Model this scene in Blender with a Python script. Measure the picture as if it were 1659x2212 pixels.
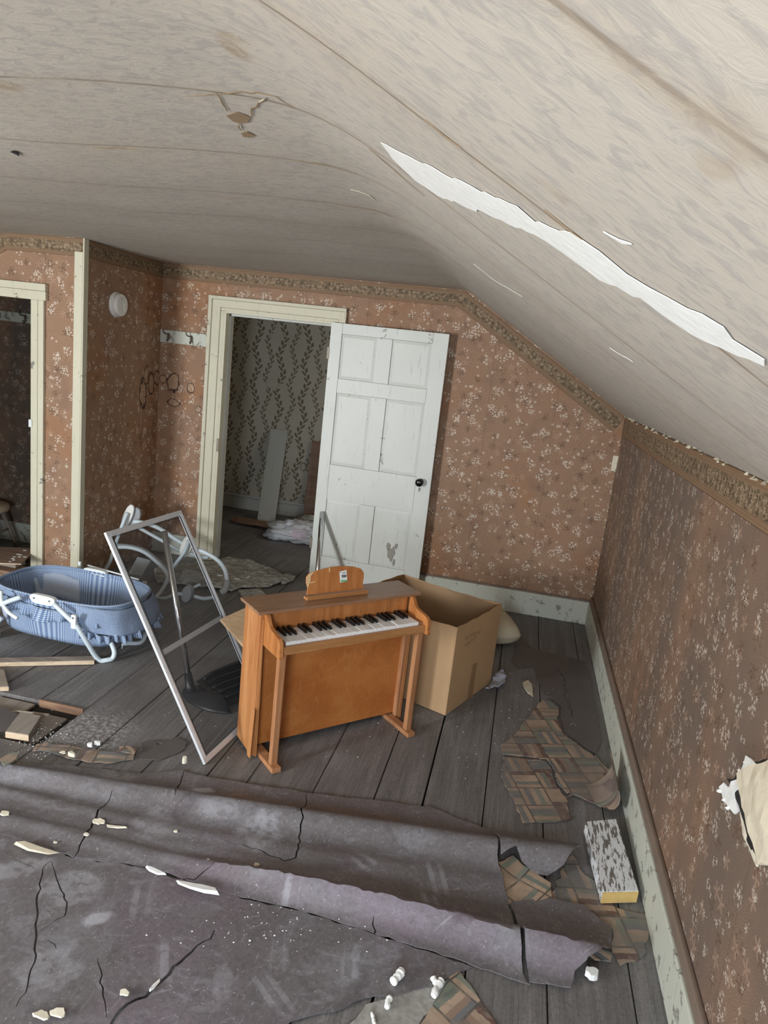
import bpy, bmesh, math, random
from math import sin, cos, pi, radians, sqrt, atan2, exp
from mathutils import Vector, Matrix, noise
from mathutils.geometry import delaunay_2d_cdt
for o in list(bpy.data.objects): bpy.data.objects.remove(o)
SC = bpy.context.scene; COL = SC.collection
random.seed(7)
# ------------------------------------------------------------------ camera
IW, IH, FPX, CH = 1659, 2212, 1518.25, 1.7
YAW, PITCH, ROLL = .181647, .214825, .111238
def _axes():
    F = Vector((-sin(YAW)*cos(PITCH), cos(YAW)*cos(PITCH), -sin(PITCH)))
    R0 = Vector((cos(YAW), sin(YAW), 0)); U0 = R0.cross(F)
    return R0*cos(ROLL)+U0*sin(ROLL), U0*cos(ROLL)-R0*sin(ROLL), F
CR, CU, CF = _axes(); EYE = Vector((0, 0, CH))
cd = bpy.data.cameras.new('camera'); cam = bpy.data.objects.new('camera', cd); COL.objects.link(cam)
cd.sensor_fit = 'VERTICAL'; cd.sensor_height = 36; cd.sensor_width = 27; cd.lens = 36*FPX/IH; cd.clip_start = .02
cam.matrix_world = Matrix(((CR.x, CU.x, -CF.x, 0), (CR.y, CU.y, -CF.y, 0), (CR.z, CU.z, -CF.z, CH), (0, 0, 0, 1)))
SC.camera = cam
# ------------------------------------------------------------------ world, light, exposure
w = bpy.data.worlds.new('world'); SC.world = w; w.use_nodes = True
w.node_tree.nodes['Background'].inputs[0].default_value = (.62, .78, 1, 1); w.node_tree.nodes['Background'].inputs[1].default_value = .6
def area(name, loc, look, sx, sy, energy, col):
    l = bpy.data.lights.new(name, 'AREA'); l.shape = 'RECTANGLE'; l.size = sx; l.size_y = sy; l.energy = energy; l.color = col
    o = bpy.data.objects.new(name, l); COL.objects.link(o); o.location = loc
    o.rotation_euler = (Vector(look)-Vector(loc)).to_track_quat('-Z', 'Y').to_euler(); return o
# daylight entering by the two gable windows behind the camera
for wx, ks, kg in ((-3.66, 95, 100), (-.18, 46, 13)):                # each window: sky light falling in downward, ground light thrown up
    area('window_skylight', (wx, -1.33, 1.1), (wx+(.9 if wx < -2 else -.7), 1.2, -.6), .66, 1.15, ks, (.74, .87, 1))
    area('window_groundlight', (wx, -1.335, 1.1), (wx+(.7 if wx < -2 else -.5), -.25, 2.9), .66, 1.15, kg, (1, .94, .84))
area('next_room_fill', (-.38, 5.6, 1.25), (-2.0, 6.3, .7), .6, 1.0, 4, (1, .95, .86))         # added fill lamp for the next room, no window built there
vs = SC.view_settings; vs.view_transform = 'Standard'; vs.look = 'None'; vs.gamma = 1; vs.use_curve_mapping = False; vs.exposure = .84
# ------------------------------------------------------------------ room constants
YB, Y2, XR, XL, ZC, XC, ZK = 4.992, 4.04, .652, -2.765, 2.206, -.51, 1.493
XC2, XR2, YF = -3.33, -4.49, -1.3
SLOPE = (ZK-ZC)/(XR-XC)
def ray(px, py): return CF + CR*((px-IW/2)/FPX) - CU*((py-IH/2)/FPX)
def fl(px, py, z=0):
    d = ray(px, py); return EYE + d*((z-CH)/d.z)
def bw(px, py, y=YB):
    d = ray(px, py); return EYE + d*(y/d.y)
def rw(px, py, x=XR):
    d = ray(px, py); return EYE + d*(x/d.x)
def sl(px, py):
    d = ray(px, py); return EYE + d*((ZC-CH-SLOPE*XC)/(d.z-SLOPE*d.x))
# ------------------------------------------------------------------ node helper
class K:
    def __init__(s, t, k): s.t, s.k = t, k
    def __add__(s, o): return s.t.m('ADD', s, o)
    def __radd__(s, o): return s.t.m('ADD', s, o)
    def __sub__(s, o): return s.t.m('SUBTRACT', s, o)
    def __rsub__(s, o): return s.t.m('SUBTRACT', o, s)
    def __mul__(s, o): return s.t.m('MULTIPLY', s, o)
    def __rmul__(s, o): return s.t.m('MULTIPLY', s, o)
    def __truediv__(s, o): return s.t.m('DIVIDE', s, o)
def c4(c): return tuple(c)+(1,) if len(c) == 3 else tuple(c)
MATS = {}
class T:
    def __init__(s, name, rough=.7, spec=.4, metal=0):
        s.mat = bpy.data.materials.new(name); s.mat.use_nodes = True; s.nt = s.mat.node_tree; s.b = s.nt.nodes['Principled BSDF']
        s.b.inputs['Roughness'].default_value = rough; s.b.inputs['Specular IOR Level'].default_value = spec; s.b.inputs['Metallic'].default_value = metal
        MATS[name] = s.mat
    def n(s, ty, **kw):
        nd = s.nt.nodes.new('ShaderNode'+ty)
        for k, v in kw.items(): setattr(nd, k, v)
        return nd
    def put(s, sock, v):
        if isinstance(v, K): s.nt.links.new(v.k, sock)
        elif isinstance(v, (tuple, list)): sock.default_value = c4(v) if sock.type == 'RGBA' else v
        else: sock.default_value = v
    def m(s, op, *a):
        nd = s.n('Math', operation=op)
        for i, v in enumerate(a): s.put(nd.inputs[i], v)
        return K(s, nd.outputs[0])
    def obj(s): return K(s, s.n('TexCoord').outputs['Object'])
    def uv(s): return K(s, s.n('TexCoord').outputs['UV'])
    def sep(s, v):
        nd = s.n('SeparateXYZ'); s.put(nd.inputs[0], v); return [K(s, nd.outputs[i]) for i in range(3)]
    def comb(s, x, y, z=0.0):
        nd = s.n('CombineXYZ'); s.put(nd.inputs[0], x); s.put(nd.inputs[1], y); s.put(nd.inputs[2], z); return K(s, nd.outputs[0])
    def noise(s, v, sc, det=2, dist=0, rough=.5):
        nd = s.n('TexNoise'); s.put(nd.inputs['Vector'], v); nd.inputs['Scale'].default_value = sc; nd.inputs['Detail'].default_value = det
        nd.inputs['Distortion'].default_value = dist; nd.inputs['Roughness'].default_value = rough; return K(s, nd.outputs[0])
    def white(s, v):
        nd = s.n('TexWhiteNoise', noise_dimensions='3D'); s.put(nd.inputs['Vector'], v); return K(s, nd.outputs[0])
    def vor(s, v, sc, rnd=1, feat='F1'):
        nd = s.n('TexVoronoi', feature=feat, voronoi_dimensions='2D'); s.put(nd.inputs['Vector'], v); nd.inputs['Scale'].default_value = sc; nd.inputs['Randomness'].default_value = rnd
        if feat != 'F1': return K(s, nd.outputs[0])
        return K(s, nd.outputs['Distance']), K(s, nd.outputs['Color']), K(s, nd.outputs['Position'])
    def ss(s, v, a, b):                                   # smoothstep a..b -> 0..1
        nd = s.n('MapRange', interpolation_type='SMOOTHSTEP'); s.put(nd.inputs[0], v); nd.inputs[1].default_value = a; nd.inputs[2].default_value = b; return K(s, nd.outputs[0])
    def mix(s, f, a, b, mode='MIX'):
        nd = s.n('Mix', data_type='RGBA', blend_type=mode); s.put(nd.inputs[0], f); s.put(nd.inputs[6], a); s.put(nd.inputs[7], b); return K(s, nd.outputs[2])
    def ramp(s, f, stops, const=False):
        nd = s.n('ValToRGB'); s.put(nd.inputs[0], f); r = nd.color_ramp
        if const: r.interpolation = 'CONSTANT'
        while len(r.elements) < len(stops): r.elements.new(.5)
        for e, (p, c) in zip(r.elements, stops): e.position = p; e.color = c4(c)
        return K(s, nd.outputs[0])
    def vsub(s, a, b):
        nd = s.n('VectorMath', operation='SUBTRACT'); s.put(nd.inputs[0], a); s.put(nd.inputs[1], b); return K(s, nd.outputs[0])
    def vadd(s, a, b):
        nd = s.n('VectorMath', operation='ADD'); s.put(nd.inputs[0], a); s.put(nd.inputs[1], b); return K(s, nd.outputs[0])
    def vmul(s, a, b):
        nd = s.n('VectorMath', operation='MULTIPLY'); s.put(nd.inputs[0], a); s.put(nd.inputs[1], b); return K(s, nd.outputs[0])
    def col(s, v): s.put(s.b.inputs['Base Color'], v)
    def rough(s, v): s.put(s.b.inputs['Roughness'], v)
    def bump(s, h, st=.3, d=.01):
        nd = s.n('Bump'); nd.inputs['Strength'].default_value = st; nd.inputs['Distance'].default_value = d; s.put(nd.inputs['Height'], h)
        s.nt.links.new(nd.outputs[0], s.b.inputs['Normal'])
    def flower(s, p, sc, off, R, pet, thr, rnd=.85, deep=.42):
        q = s.vadd(p, (off, off*1.7, 0)); d, c, pos = s.vor(q, sc, rnd)
        x, y, z = s.sep(s.vsub(q, pos)); r = s.m('SQRT', x*x+y*y); th = s.m('ARCTAN2', y, x); rr, gg, bb = s.sep(c)
        lim = (s.m('COSINE', th*pet+rr*6.28)*deep+(1-deep))*R
        return s.ss(lim-r, 0, R*.18)*s.m('GREATER_THAN', gg, thr)
    def ell(s, a, b, ca, cb, ra, rb, rot=0, wob=None, wa=.25):  # normalised distance to an ellipse
        da, db = a-ca, b-cb
        if rot: da, db = da*cos(rot)+db*sin(rot), db*cos(rot)-da*sin(rot)
        r = s.m('SQRT', (da/ra)*(da/ra)+(db/rb)*(db/rb))
        return r+(wob-.5)*wa if wob is not None else r
def plain(name, col, rough=.6, metal=0, var=.12, sc=30, bump=0, spec=.4):
    t = T(name, rough, spec, metal); o = t.obj(); n = t.noise(o, sc, 3)
    t.col(t.mix(n, tuple(c*(1-var) for c in col), tuple(min(1, c*(1+var)) for c in col)))
    if bump: t.bump(n, bump, .004)
    return t.mat
def wallpaper(name, ax, stains=(), old=.0):
    t = T(name, .62, .35); X, Y, Z = t.sep(t.obj()); a = X if ax == 'x' else Y; p = t.comb(a, Z)
    sp = t.noise(p, 330, 1); big = t.noise(p, 1.7, 3); mid = t.noise(p, 6, 3)
    base = t.mix(t.ss(sp, .42, .58), (.20, .10, .054), (.43, .272, .172))
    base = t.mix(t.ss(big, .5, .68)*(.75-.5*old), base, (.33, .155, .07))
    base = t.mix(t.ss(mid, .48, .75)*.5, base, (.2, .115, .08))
    if old: base = t.mix(t.ss(t.noise(t.vmul(p, (1, .35, 1)), 3, 4), .25, .65)*old+old*.25, base, (.15, .115, .092))  # ageing grey; at full strength it also paints the closet's shade
    # tan leaf sprays, dark leaf clusters, white blossom clusters
    c = t.mix(t.flower(p, 9.5, .31, .028, 5, .3)*.4, base, (.5, .33, .23))
    dk = t.flower(p, 8.2, 1.37, .024, 5, .35, .8, .55); c = t.mix(dk*.75, c, (.13, .075, .045))
    dk2 = t.flower(p, 45, 2.1, .0085, 3, .3)*t.ss(.034-t.vor(t.vadd(p, (1.37, 1.37*1.7, 0)), 8.2, .8)[0]*(1/8.2), 0, .006); c = t.mix(dk2*.7, c, (.11, .06, .035))
    q = t.vadd(p, (.4, .68, 0)); cl = t.vor(q, 7.6, .9); clm = t.ss(.036-cl[0]*(1/7.6), 0, .014)*t.m('GREATER_THAN', t.sep(cl[1])[2], .22)
    fl1 = t.flower(p, 62, .7, .0072, 5, .12, .8); c = t.mix(fl1*clm*(.92-.45*old), c, (.84, .77, .66))
    cl2 = t.vor(t.vadd(p, (2.7, .3, 0)), 12.5, 1); clm2 = t.ss(.02-cl2[0]*(1/12.5), 0, .006)*t.m('GREATER_THAN', t.sep(cl2[1])[0], .45)
    fl2 = t.flower(p, 40, 4.1, .012, 5, .2, .8, .5); c = t.mix(fl2*clm2*(.85-.35*old), c, (.8, .72, .62))
    fl3 = t.flower(p, 15, 3.3, .011, 4, .5, 1, .5); c = t.mix(fl3*(.75-.4*old), c, (.78, .7, .58))
    # paper seams
    sm = t.m('ABSOLUTE', t.m('FRACT', (a+t.noise(p, 2, 1)*.02+50.17)/.46)-.5); c = t.mix(t.ss(sm, .006, .002)*.45, c, (.1, .055, .035))
    wob = t.noise(p, 24, 5, 0, .65)
    for (ca, cb, ra, rb, rot) in stains:
        e = t.ell(a, Z, ca, cb, ra, rb, rot, wob, 1.5)
        c = t.mix(t.ss(e, 1, .93)*.6, c, (.42, .27, .17)); c = t.mix(t.ss(t.m('ABSOLUTE', e-1), .17, .05)*.95, c, (.03, .010, .006))
    t.col(c); t.bump(sp+t.noise(p, 9, 2)*.8, .18, .006); return t.mat
def vine_paper(name):
    t = T(name, .7, .3); X, Y, Z = t.sep(t.obj()); c = t.mix(t.noise(t.obj(), 3, 3), (.42, .395, .32), (.54, .51, .43))
    for sp_, per, ph, wd, colr in ((.26, .062, 0, 1.35, (.15, .12, .075)), (.26, .054, .13, 1.1, (.18, .15, .1))):
        u = (X+20+ph)/sp_; k = t.m('FLOOR', u); xs = (t.m('PINGPONG', Z*.9+k*.37+ph*4, .16)-.08)*.42
        da = (t.m('FRACT', u)-.5)*sp_-xs; ad = t.m('ABSOLUTE', da)
        c = t.mix(t.ss(ad, .0028, .0012)*.8, c, colr)
        sd = t.m('MULTIPLY', t.m('SIGN', da), .25)
        lb = (t.m('FRACT', Z/per+k*.37+sd+10)-.5)*per; lx = ad-.0135*wd; ly = lb-lx*.9
        e = (lx/(.0125*wd))*(lx/(.0125*wd))+(ly/(.0145*wd))*(ly/(.0145*wd)); gate = t.m('GREATER_THAN', t.noise(t.comb(k*3.3, Z*2.2), 1.6, 1), .3)
        c = t.mix(t.ss(e, 1.1, .8)*gate*.9, c, colr)
    c = t.mix(t.ss(t.noise(t.obj(), 1.3, 3), .55, .75)*.5, c, (.3, .23, .15))
    c = t.mix(t.flower(t.comb(X, Z), 26, .3, .017, 5, .45)*t.ss(X, -1.98, -1.85)*t.ss(Z, .95, 1.15)*.8, c, (.68, .64, .55))
    rg = t.ell(X, Z, -2.13, .53, .03, .04, 0, t.noise(t.obj(), 40, 2), .5); c = t.mix(t.ss(t.m('ABSOLUTE', rg-1), .22, .08)*.8, c, (.12, .09, .06))
    t.col(c); return t.mat
def border_paper(name):
    t = T(name, .65, .3); u, v, _ = t.sep(t.uv()); p = t.comb(u, v*.12)
    c = t.mix(t.noise(t.comb(u*.4, v*3), 9, 2), (.205, .125, .072), (.285, .18, .105))
    st = t.m('SINE', v*75); edge = t.ss(t.m('ABSOLUTE', v-.5), .26, .3); c = t.mix(t.ss(st, .55, .9)*edge*.7, c, (.17, .1, .05))
    mid = 1-edge; d1 = t.flower(p, 30, .3, .018, 5, .2); d2 = t.flower(p, 38, 1.9, .014, 4, .3, .9); d3 = t.flower(p, 36, 3.7, .012, 5, .35)
    b = t.mix(t.noise(p, 60, 2), (.165, .112, .065), (.26, .18, .108)); b = t.mix(d1*.9, b, (.06, .045, .025)); b = t.mix(d2*.85, b, (.40, .30, .2)); b = t.mix(d3*.8, b, (.1, .07, .04))
    c = t.mix(mid, c, b); t.col(t.mix(t.ss(t.m('ABSOLUTE', v-.5), .47, .49), c, (.12, .07, .04))); t.bump(t.noise(p, 90, 2), .25, .005); return t.mat
def paint(name, col, under, amt=.35, rough=.5, sc=14, stretch=None):
    t = T(name, rough, .4); o = t.obj(); o = t.vmul(o, stretch) if stretch else o; c = t.mix(t.noise(o, 4, 3), tuple(x*.88 for x in col), col)
    n = t.noise(o, sc, 5, .3); n2 = t.noise(o, sc*6, 3); ch = t.ss(n+n2*.35, 1.02-amt, 1.06-amt)
    c = t.mix(ch, c, under); c = t.mix(t.ss(t.noise(t.vmul(o, (1, 1, .12)), 60, 2), .62, .72)*.3, c, tuple(x*.55 for x in col)); t.col(c); t.bump(ch, -.25, .004); return t.mat
def wood(name, c1, c2, axis=0, sc=10, rough=.45, wav=3.0, dark=(.05, .02, .01), spec=.4, coords=None):
    t = T(name, rough, spec); o = t.obj()
    if coords is not None: X, Y, Z = t.sep(o); (ux, uy), (vx, vy) = coords; o = t.comb(X*ux+Y*uy, X*vx+Y*vy, Z)
    st = [1, 1, 1]; st[axis] = .07; q = t.vmul(o, tuple(st))
    n = t.noise(q, sc*3, 4, wav*.35); f = t.noise(q, sc*22, 2); c = t.mix(t.ss(n, .3, .7), c1, c2); c = t.mix(t.ss(f, .55, .75)*.35, c, dark)
    c = t.mix(t.ss(t.noise(o, 4, 4), .6, .75)*.25, c, dark); t.col(c); t.bump(f, .15, .003); return t.mat
def ply(name, c1, c2, coords):
    t = T(name, .38, .45); X, Y, Z = t.sep(t.obj()); (ux, uy), (vx, vy) = coords; u = X*ux+Y*uy
    p = t.comb(u, Z*1.2, 0.0); wv = t.noise(p, 2.6, 2, 1.5); g = t.m('SINE', wv*85); c = t.mix(t.ss(t.noise(p, 5, 3), .3, .7), c1, c2)
    c = t.mix(t.ss(g, .7, 1)*.13, c, (.62, .34, .13)); c = t.mix(t.ss(t.noise(t.vmul(p, (9, 1.5, 1)), 12, 3), .5, .75)*.3, c, tuple(x*.6 for x in c1)); t.col(c); return t.mat
def plank_mat(name):
    t = T(name, .62, .35); o = t.obj(); X, Y, Z = t.sep(o); q = t.comb(X*9, Y*.5, 0.0)
    rnd = K(t, t.n('ObjectInfo').outputs['Random']); off = t.comb(X*9+rnd*30, Y*.5+rnd*9, 0.0)
    g = t.noise(off, 2.2, 4, 1.8); f = t.noise(t.comb(X*60, Y*1.6, rnd*20), 2, 2)
    c = t.mix(t.ss(g, .3, .75), (.145, .136, .13), (.235, .222, .214)); c = t.mix(t.ss(f, .5, .72)*.35, c, (.085, .075, .068)); c = t.mix(rnd*.35, c, (.16, .14, .135))
    du = t.noise(o, 2.1, 4); c = t.mix(t.ss(du, .5, .7)*.42, c, (.31, .306, .302)); c = t.mix(t.ss(t.noise(o, 140, 1), .72, .78)*.5, c, (.5, .48, .45))
    c = t.mix(t.ss(t.ell(X, Y, -1.62, 2.5, .2, .22, .3, t.noise(o, 12, 3), .9), 1.05, .4)*t.ss(t.noise(o, 60, 3), .4, .65)*.6, c, (.55, .54, .52))
    c = t.mix(t.ss(t.noise(o, 90, 4), .42, .68)*.3, c, (.07, .063, .06)); kn = t.ss(t.m('SINE', g*60), .6, 1); c = t.mix(kn*.22, c, (.06, .052, .048)); t.col(c); t.bump(f+kn*.4, .3, .004); t.rough(t.ss(du, .2, .8)*.2+.46); return t.mat
def lino_mat(name, prints=(), purple=.3, dusty=.5, ridge=False):
    t = T(name, .5, .45); o = t.obj(); X, Y, Z = t.sep(o)
    n = t.noise(o, 3.1, 5, .6); n2 = t.noise(t.vmul(o, (1, 2.2, 1)), 7, 4, 1.5)
    c = t.mix(t.noise(o, 12, 3), (.12, .107, .109), (.178, .162, .165)); c = t.mix(t.ss(t.noise(o, 2, 2), .45, .7)*purple, c, (.19, .13, .175))
    c = t.mix(t.ss(n, .48, .72)*dusty, c, (.25, .245, .262)); c = t.mix(t.ss(n2, .56, .67)*dusty*.5, c, (.29, .287, .315))
    c = t.mix(t.ss(t.noise(o, 130, 1), .7, .76)*.7, c, (.5, .48, .45))
    if ridge:                                             # the crest of the fold is rubbed clean to the purple sheet colour
        a_, b_ = fl(0, 1785, .01), fl(1290, 2130, .01); L_ = Y-(X-a_.x)*((b_.y-a_.y)/(b_.x-a_.x))-a_.y; c = t.mix(t.ss(t.m('ABSOLUTE', L_-.05), .085, .02)*t.ss(X, -.95, -.3)*t.ss(t.noise(o, 5, 3), .25, .5)*.5, c, (.19, .145, .185))
    c = t.mix(t.ss(t.noise(o, 75, 4, .4), .4, .7)*.35, c, (.075, .066, .068)); c = t.mix(t.ss(t.noise(t.vmul(o, (1, .35, 1)), 48, 4, 2.5), .58, .7)*.28, c, (.33, .325, .345)); c = t.mix(t.ss(t.noise(o, 6, 4, 1), .62, .72)*.4, c, (.07, .058, .062))
    scr = t.noise(t.comb(X*.6+Y*.8, Y*9-X*7), 9, 3); c = t.mix(t.ss(scr, .66, .7)*.25, c, (.4, .39, .41))
    wob = t.noise(o, 18, 4)
    for (x, y, ra, rb, rot, st, tr) in prints:
        e = t.ell(X, Y, x, y, ra, rb, rot, wob, 1.1); mk = t.ss(e, 1, .6)
        if tr: mk = mk*(t.ss(t.m('SINE', (X*cos(rot)+Y*sin(rot))*tr), -.2, .5)*.7+t.ss(e, .7, .3)*.25)
        c = t.mix(mk*t.ss(t.noise(o, 40, 3), .25, .55)*st*.6, c, (.5, .5, .54))
    t.col(c); t.rough(t.ss(n, .3, .7)*.22+.36); t.bump(t.noise(o, 35, 3)+t.noise(o, 160, 3)*.4, .22, .005); return t.mat
def parquet(name, rot=.3, dirt=.45, cell=.115, off=0):
    t = T(name, .5, .4); o = t.obj(); X, Y, Z = t.sep(o); wob = (t.noise(o, 9, 2)-.5)*.012
    u = (X*cos(rot)+Y*sin(rot)+wob+9+off)/cell; v = (Y*cos(rot)-X*sin(rot)+wob+9)/cell
    i, j = t.m('FLOOR', u), t.m('FLOOR', v); par = t.m('MODULO', i+j, 2.0); fu, fv = t.m('FRACT', u), t.m('FRACT', v)
    s = fu*par+fv*(1-par); strip = t.m('FLOOR', s*5+(t.noise(t.comb(u, v), 9, 3)-.5)*.45)
    h = t.white(t.comb(i*3+.5, j*7+.5, strip+.5))
    c = t.ramp(h, [(0, (.42, .3, .21)), (.3, (.17, .2, .165)), (.42, (.13, .065, .05)), (.55, (.47, .34, .24)), (.72, (.16, .17, .175)), (.86, (.23, .26, .2)), (.94, (.3, .2, .14))], True)
    ed = t.m('MINIMUM', t.m('MINIMUM', fu, 1-fu), t.m('MINIMUM', fv, 1-fv)); c = t.mix(t.ss(ed, .045, .02)*.85, c, (.06, .055, .05))
    c = t.mix(t.ss(t.noise(o, 30, 3), .5, .62)*.5, c, (.3, .24, .18)); c = t.mix(t.ss(t.noise(o, 5, 4), .3, .65)*dirt+dirt*.2, c, (.19, .165, .15)); t.col(c); t.bump(t.noise(o, 40, 2), .15, .004); return t.mat
def ceiling_mat(name):
    t = T(name, .85, .2); o = t.obj(); X, Y, Z = t.sep(o); st = t.comb(X*.8, Y*1.3, Z*.8)
    n = t.noise(st, 34, 5, .9, .6); n2 = t.noise(t.comb(X*.5, Y*1.6, Z*.5), 10, 4, 2); big = t.noise(o, 1.1, 3)
    c = t.mix(t.ss(n, .46, .62), (.51, .462, .395), (.42, .386, .35)); c = t.mix(t.ss(n2, .5, .7)*.3, c, (.39, .362, .34)); c = t.mix(t.ss(big, .5, .75)*.4, c, (.47, .395, .31))
    wy = Y+(t.noise(t.comb(X, Z), 1.6, 2)-.5)*.07
    for ys, st_ in ((.42, .6), (.9, .8), (1.46, .7), (1.93, .5), (2.44, .45), (2.93, .35), (3.4, .3), (3.9, .3)):
        lw = t.ss(t.m('ABSOLUTE', wy-ys), .0075, .002); c = t.mix(lw*st_*t.ss(t.noise(o, 3.1, 2), .3, .5), c, (.17, .125, .085))
        c = t.mix(t.ss(t.m('ABSOLUTE', wy-ys), .05, .0)*st_*.25, c, (.36, .28, .2))
    hl = t.noise(t.comb(X*.35, Y*22, Z*.35), 3.2, 3); c = t.mix(t.ss(hl, .74, .77)*.35, c, (.2, .17, .14))
    wob = t.noise(o, 14, 3)
    for (x, y, ra, rb, s_) in STAINS:
        e = t.ell(X, Y, x, y, ra, rb, 0, wob, 1.2); c = t.mix(t.ss(e, 1, .3)*s_*t.ss(t.noise(o, 30, 3), .25, .6), c, (.36, .27, .18))
    t.col(c); t.bump(n+t.noise(o, 5, 3)*1.5, .12, .01); return t.mat
# ------------------------------------------------------------------ mesh helper
class MB:
    def __init__(s): s.v, s.f, s.uv = [], [], None
    def add(s, vs, fs):
        b = len(s.v); s.v += [Vector(v) for v in vs]; s.f += [tuple(i+b for i in f) for f in fs]; return s
    def box(s, a, b, fr=None):
        (x0, y0, z0), (x1, y1, z1) = a, b
        vs = [Vector(p) for p in ((x0, y0, z0), (x1, y0, z0), (x1, y1, z0), (x0, y1, z0), (x0, y0, z1), (x1, y0, z1), (x1, y1, z1), (x0, y1, z1))]
        if fr: vs = [fr(v) for v in vs]
        return s.add(vs, [(0, 3, 2, 1), (4, 5, 6, 7), (0, 1, 5, 4), (1, 2, 6, 5), (2, 3, 7, 6), (3, 0, 4, 7)])
    def prism(s, a, b):                                   # two congruent point loops
        n = len(a); s.add(list(a)+list(b), [tuple(range(n))[::-1], tuple(range(n, 2*n))]+[(i, (i+1) % n, n+(i+1) % n, n+i) for i in range(n)]); return s
    def tube(s, pts, r, n=10, cap=True, closed=False):
        pts = [Vector(p) for p in pts]; m = len(pts); rs = r if isinstance(r, (list, tuple)) else [r]*m; vs, fs = [], []; ref = None
        for i, p in enumerate(pts):
            a = pts[(i-1) % m] if (closed or i) else p; b = pts[(i+1) % m] if (closed or i < m-1) else p
            d = (b-a).normalized()
            if ref is None: ref = d.orthogonal().normalized()
            ref = (ref-d*ref.dot(d)).normalized(); q = d.cross(ref)
            for k in range(n):
                th = 2*pi*k/n; vs.append(p+(ref*cos(th)+q*sin(th))*rs[i])
        for i in range(m if closed else m-1):
            for k in range(n):
                j = (i+1) % m; fs.append((i*n+k, i*n+(k+1) % n, j*n+(k+1) % n, j*n+k))
        if cap and not closed: fs += [tuple(range(n))[::-1], tuple(range((m-1)*n, m*n))]
        return s.add(vs, fs)
    def lathe(s, prof, n, fr):                            # prof: (radius, height); fr maps local xyz to world
        vs, fs = [], []
        for r, h in prof:
            for k in range(n): vs.append(fr(Vector((r*cos(2*pi*k/n), r*sin(2*pi*k/n), h))))
        for i in range(len(prof)-1):
            for k in range(n): fs.append((i*n+k, i*n+(k+1) % n, (i+1)*n+(k+1) % n, (i+1)*n+k))
        fs += [tuple(range(n))[::-1], tuple(range((len(prof)-1)*n, len(prof)*n))]
        return s.add(vs, fs)
    def grid(s, fn, nu, nv, closeu=False):
        vs = [fn(i/(nu if closeu else nu-1), j/(nv-1)) for j in range(nv) for i in range(nu)]; fs = []
        for j in range(nv-1):
            for i in range(nu if closeu else nu-1):
                i2 = (i+1) % nu; fs.append((j*nu+i, j*nu+i2, (j+1)*nu+i2, (j+1)*nu+i))
        return s.add(vs, fs)
    def build(s, name, mat, parent=None, smooth=False, bev=0, solid=0, uvs=None):
        me = bpy.data.meshes.new(name); me.from_pydata([tuple(v) for v in s.v], [], s.f); me.validate(); bm = bmesh.new(); bm.from_mesh(me)
        if uvs is None: bmesh.ops.recalc_face_normals(bm, faces=bm.faces[:])
        bm.to_mesh(me); bm.free()
        o = bpy.data.objects.new(name, me); COL.objects.link(o); me.materials.append(MATS[mat] if isinstance(mat, str) else mat)
        if smooth:
            for p in me.polygons: p.use_smooth = True
        if uvs:
            l = me.uv_layers.new(name='UVMap')
            for lp in me.loops: l.data[lp.index].uv = uvs[lp.vertex_index]
        if solid:
            md = o.modifiers.new('solid', 'SOLIDIFY'); md.thickness = solid; md.offset = 0
        if bev:
            md = o.modifiers.new('bevel', 'BEVEL'); md.width = bev; md.segments = 2; md.limit_method = 'ANGLE'
        if parent is not None:
            o.parent = parent; o.matrix_parent_inverse = parent.matrix_world.inverted()
        return o
def thing(name, label, cat, loc=(0, 0, 0), group=None):
    o = bpy.data.objects.new(name, None); COL.objects.link(o); o.empty_display_size = .05; o.matrix_world = Matrix.Translation(Vector(loc)); tag(o, label, cat, group); return o
def tag(o, label, cat, group=None, kind=None):
    o['label'] = label; o['category'] = cat
    if group: o['group'] = group
    if kind: o['kind'] = kind
    return o
def struct(o, label=None):
    o['kind'] = 'structure'
    if label: o['label'] = label
    return o
def inpoly(x, y, poly):
    r = False; n = len(poly); j = n-1
    for i in range(n):
        xi, yi = poly[i][0], poly[i][1]; xj, yj = poly[j][0], poly[j][1]
        if (yi > y) != (yj > y) and x < (xj-xi)*(y-yi)/(yj-yi)+xi: r = not r
        j = i
    return r
def jag(poly, step=.03, amp=.006, seed=1, closed=True):
    rnd = random.Random(seed); out = []; n = len(poly)
    for i in range(n if closed else n-1):
        a, b = Vector(poly[i][:2]), Vector(poly[(i+1) % n][:2]); L = (b-a).length; k = max(1, int(L/step)); nn = Vector((-(b-a).y, (b-a).x)).normalized()
        out.append((a.x, a.y))
        for q in range(1, k):
            p = a.lerp(b, q/k)+nn*rnd.uniform(-amp, amp); out.append((p.x, p.y))
    if not closed: out.append(tuple(poly[-1][:2]))
    return out
def sliver(pts, w):                                       # a thin tapered crack polygon along a polyline
    P = [Vector(p[:2]) for p in pts]; L, R = [], []
    for i, p in enumerate(P):
        d = (P[min(i+1, len(P)-1)]-P[max(i-1, 0)]).normalized(); n = Vector((-d.y, d.x)); ww = w*(.25+.75*sin(pi*min(max(i/(len(P)-1), .0), 1)))*.5
        L.append(p+n*ww); R.append(p-n*ww)
    return [tuple(p) for p in L+R[::-1]]
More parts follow.
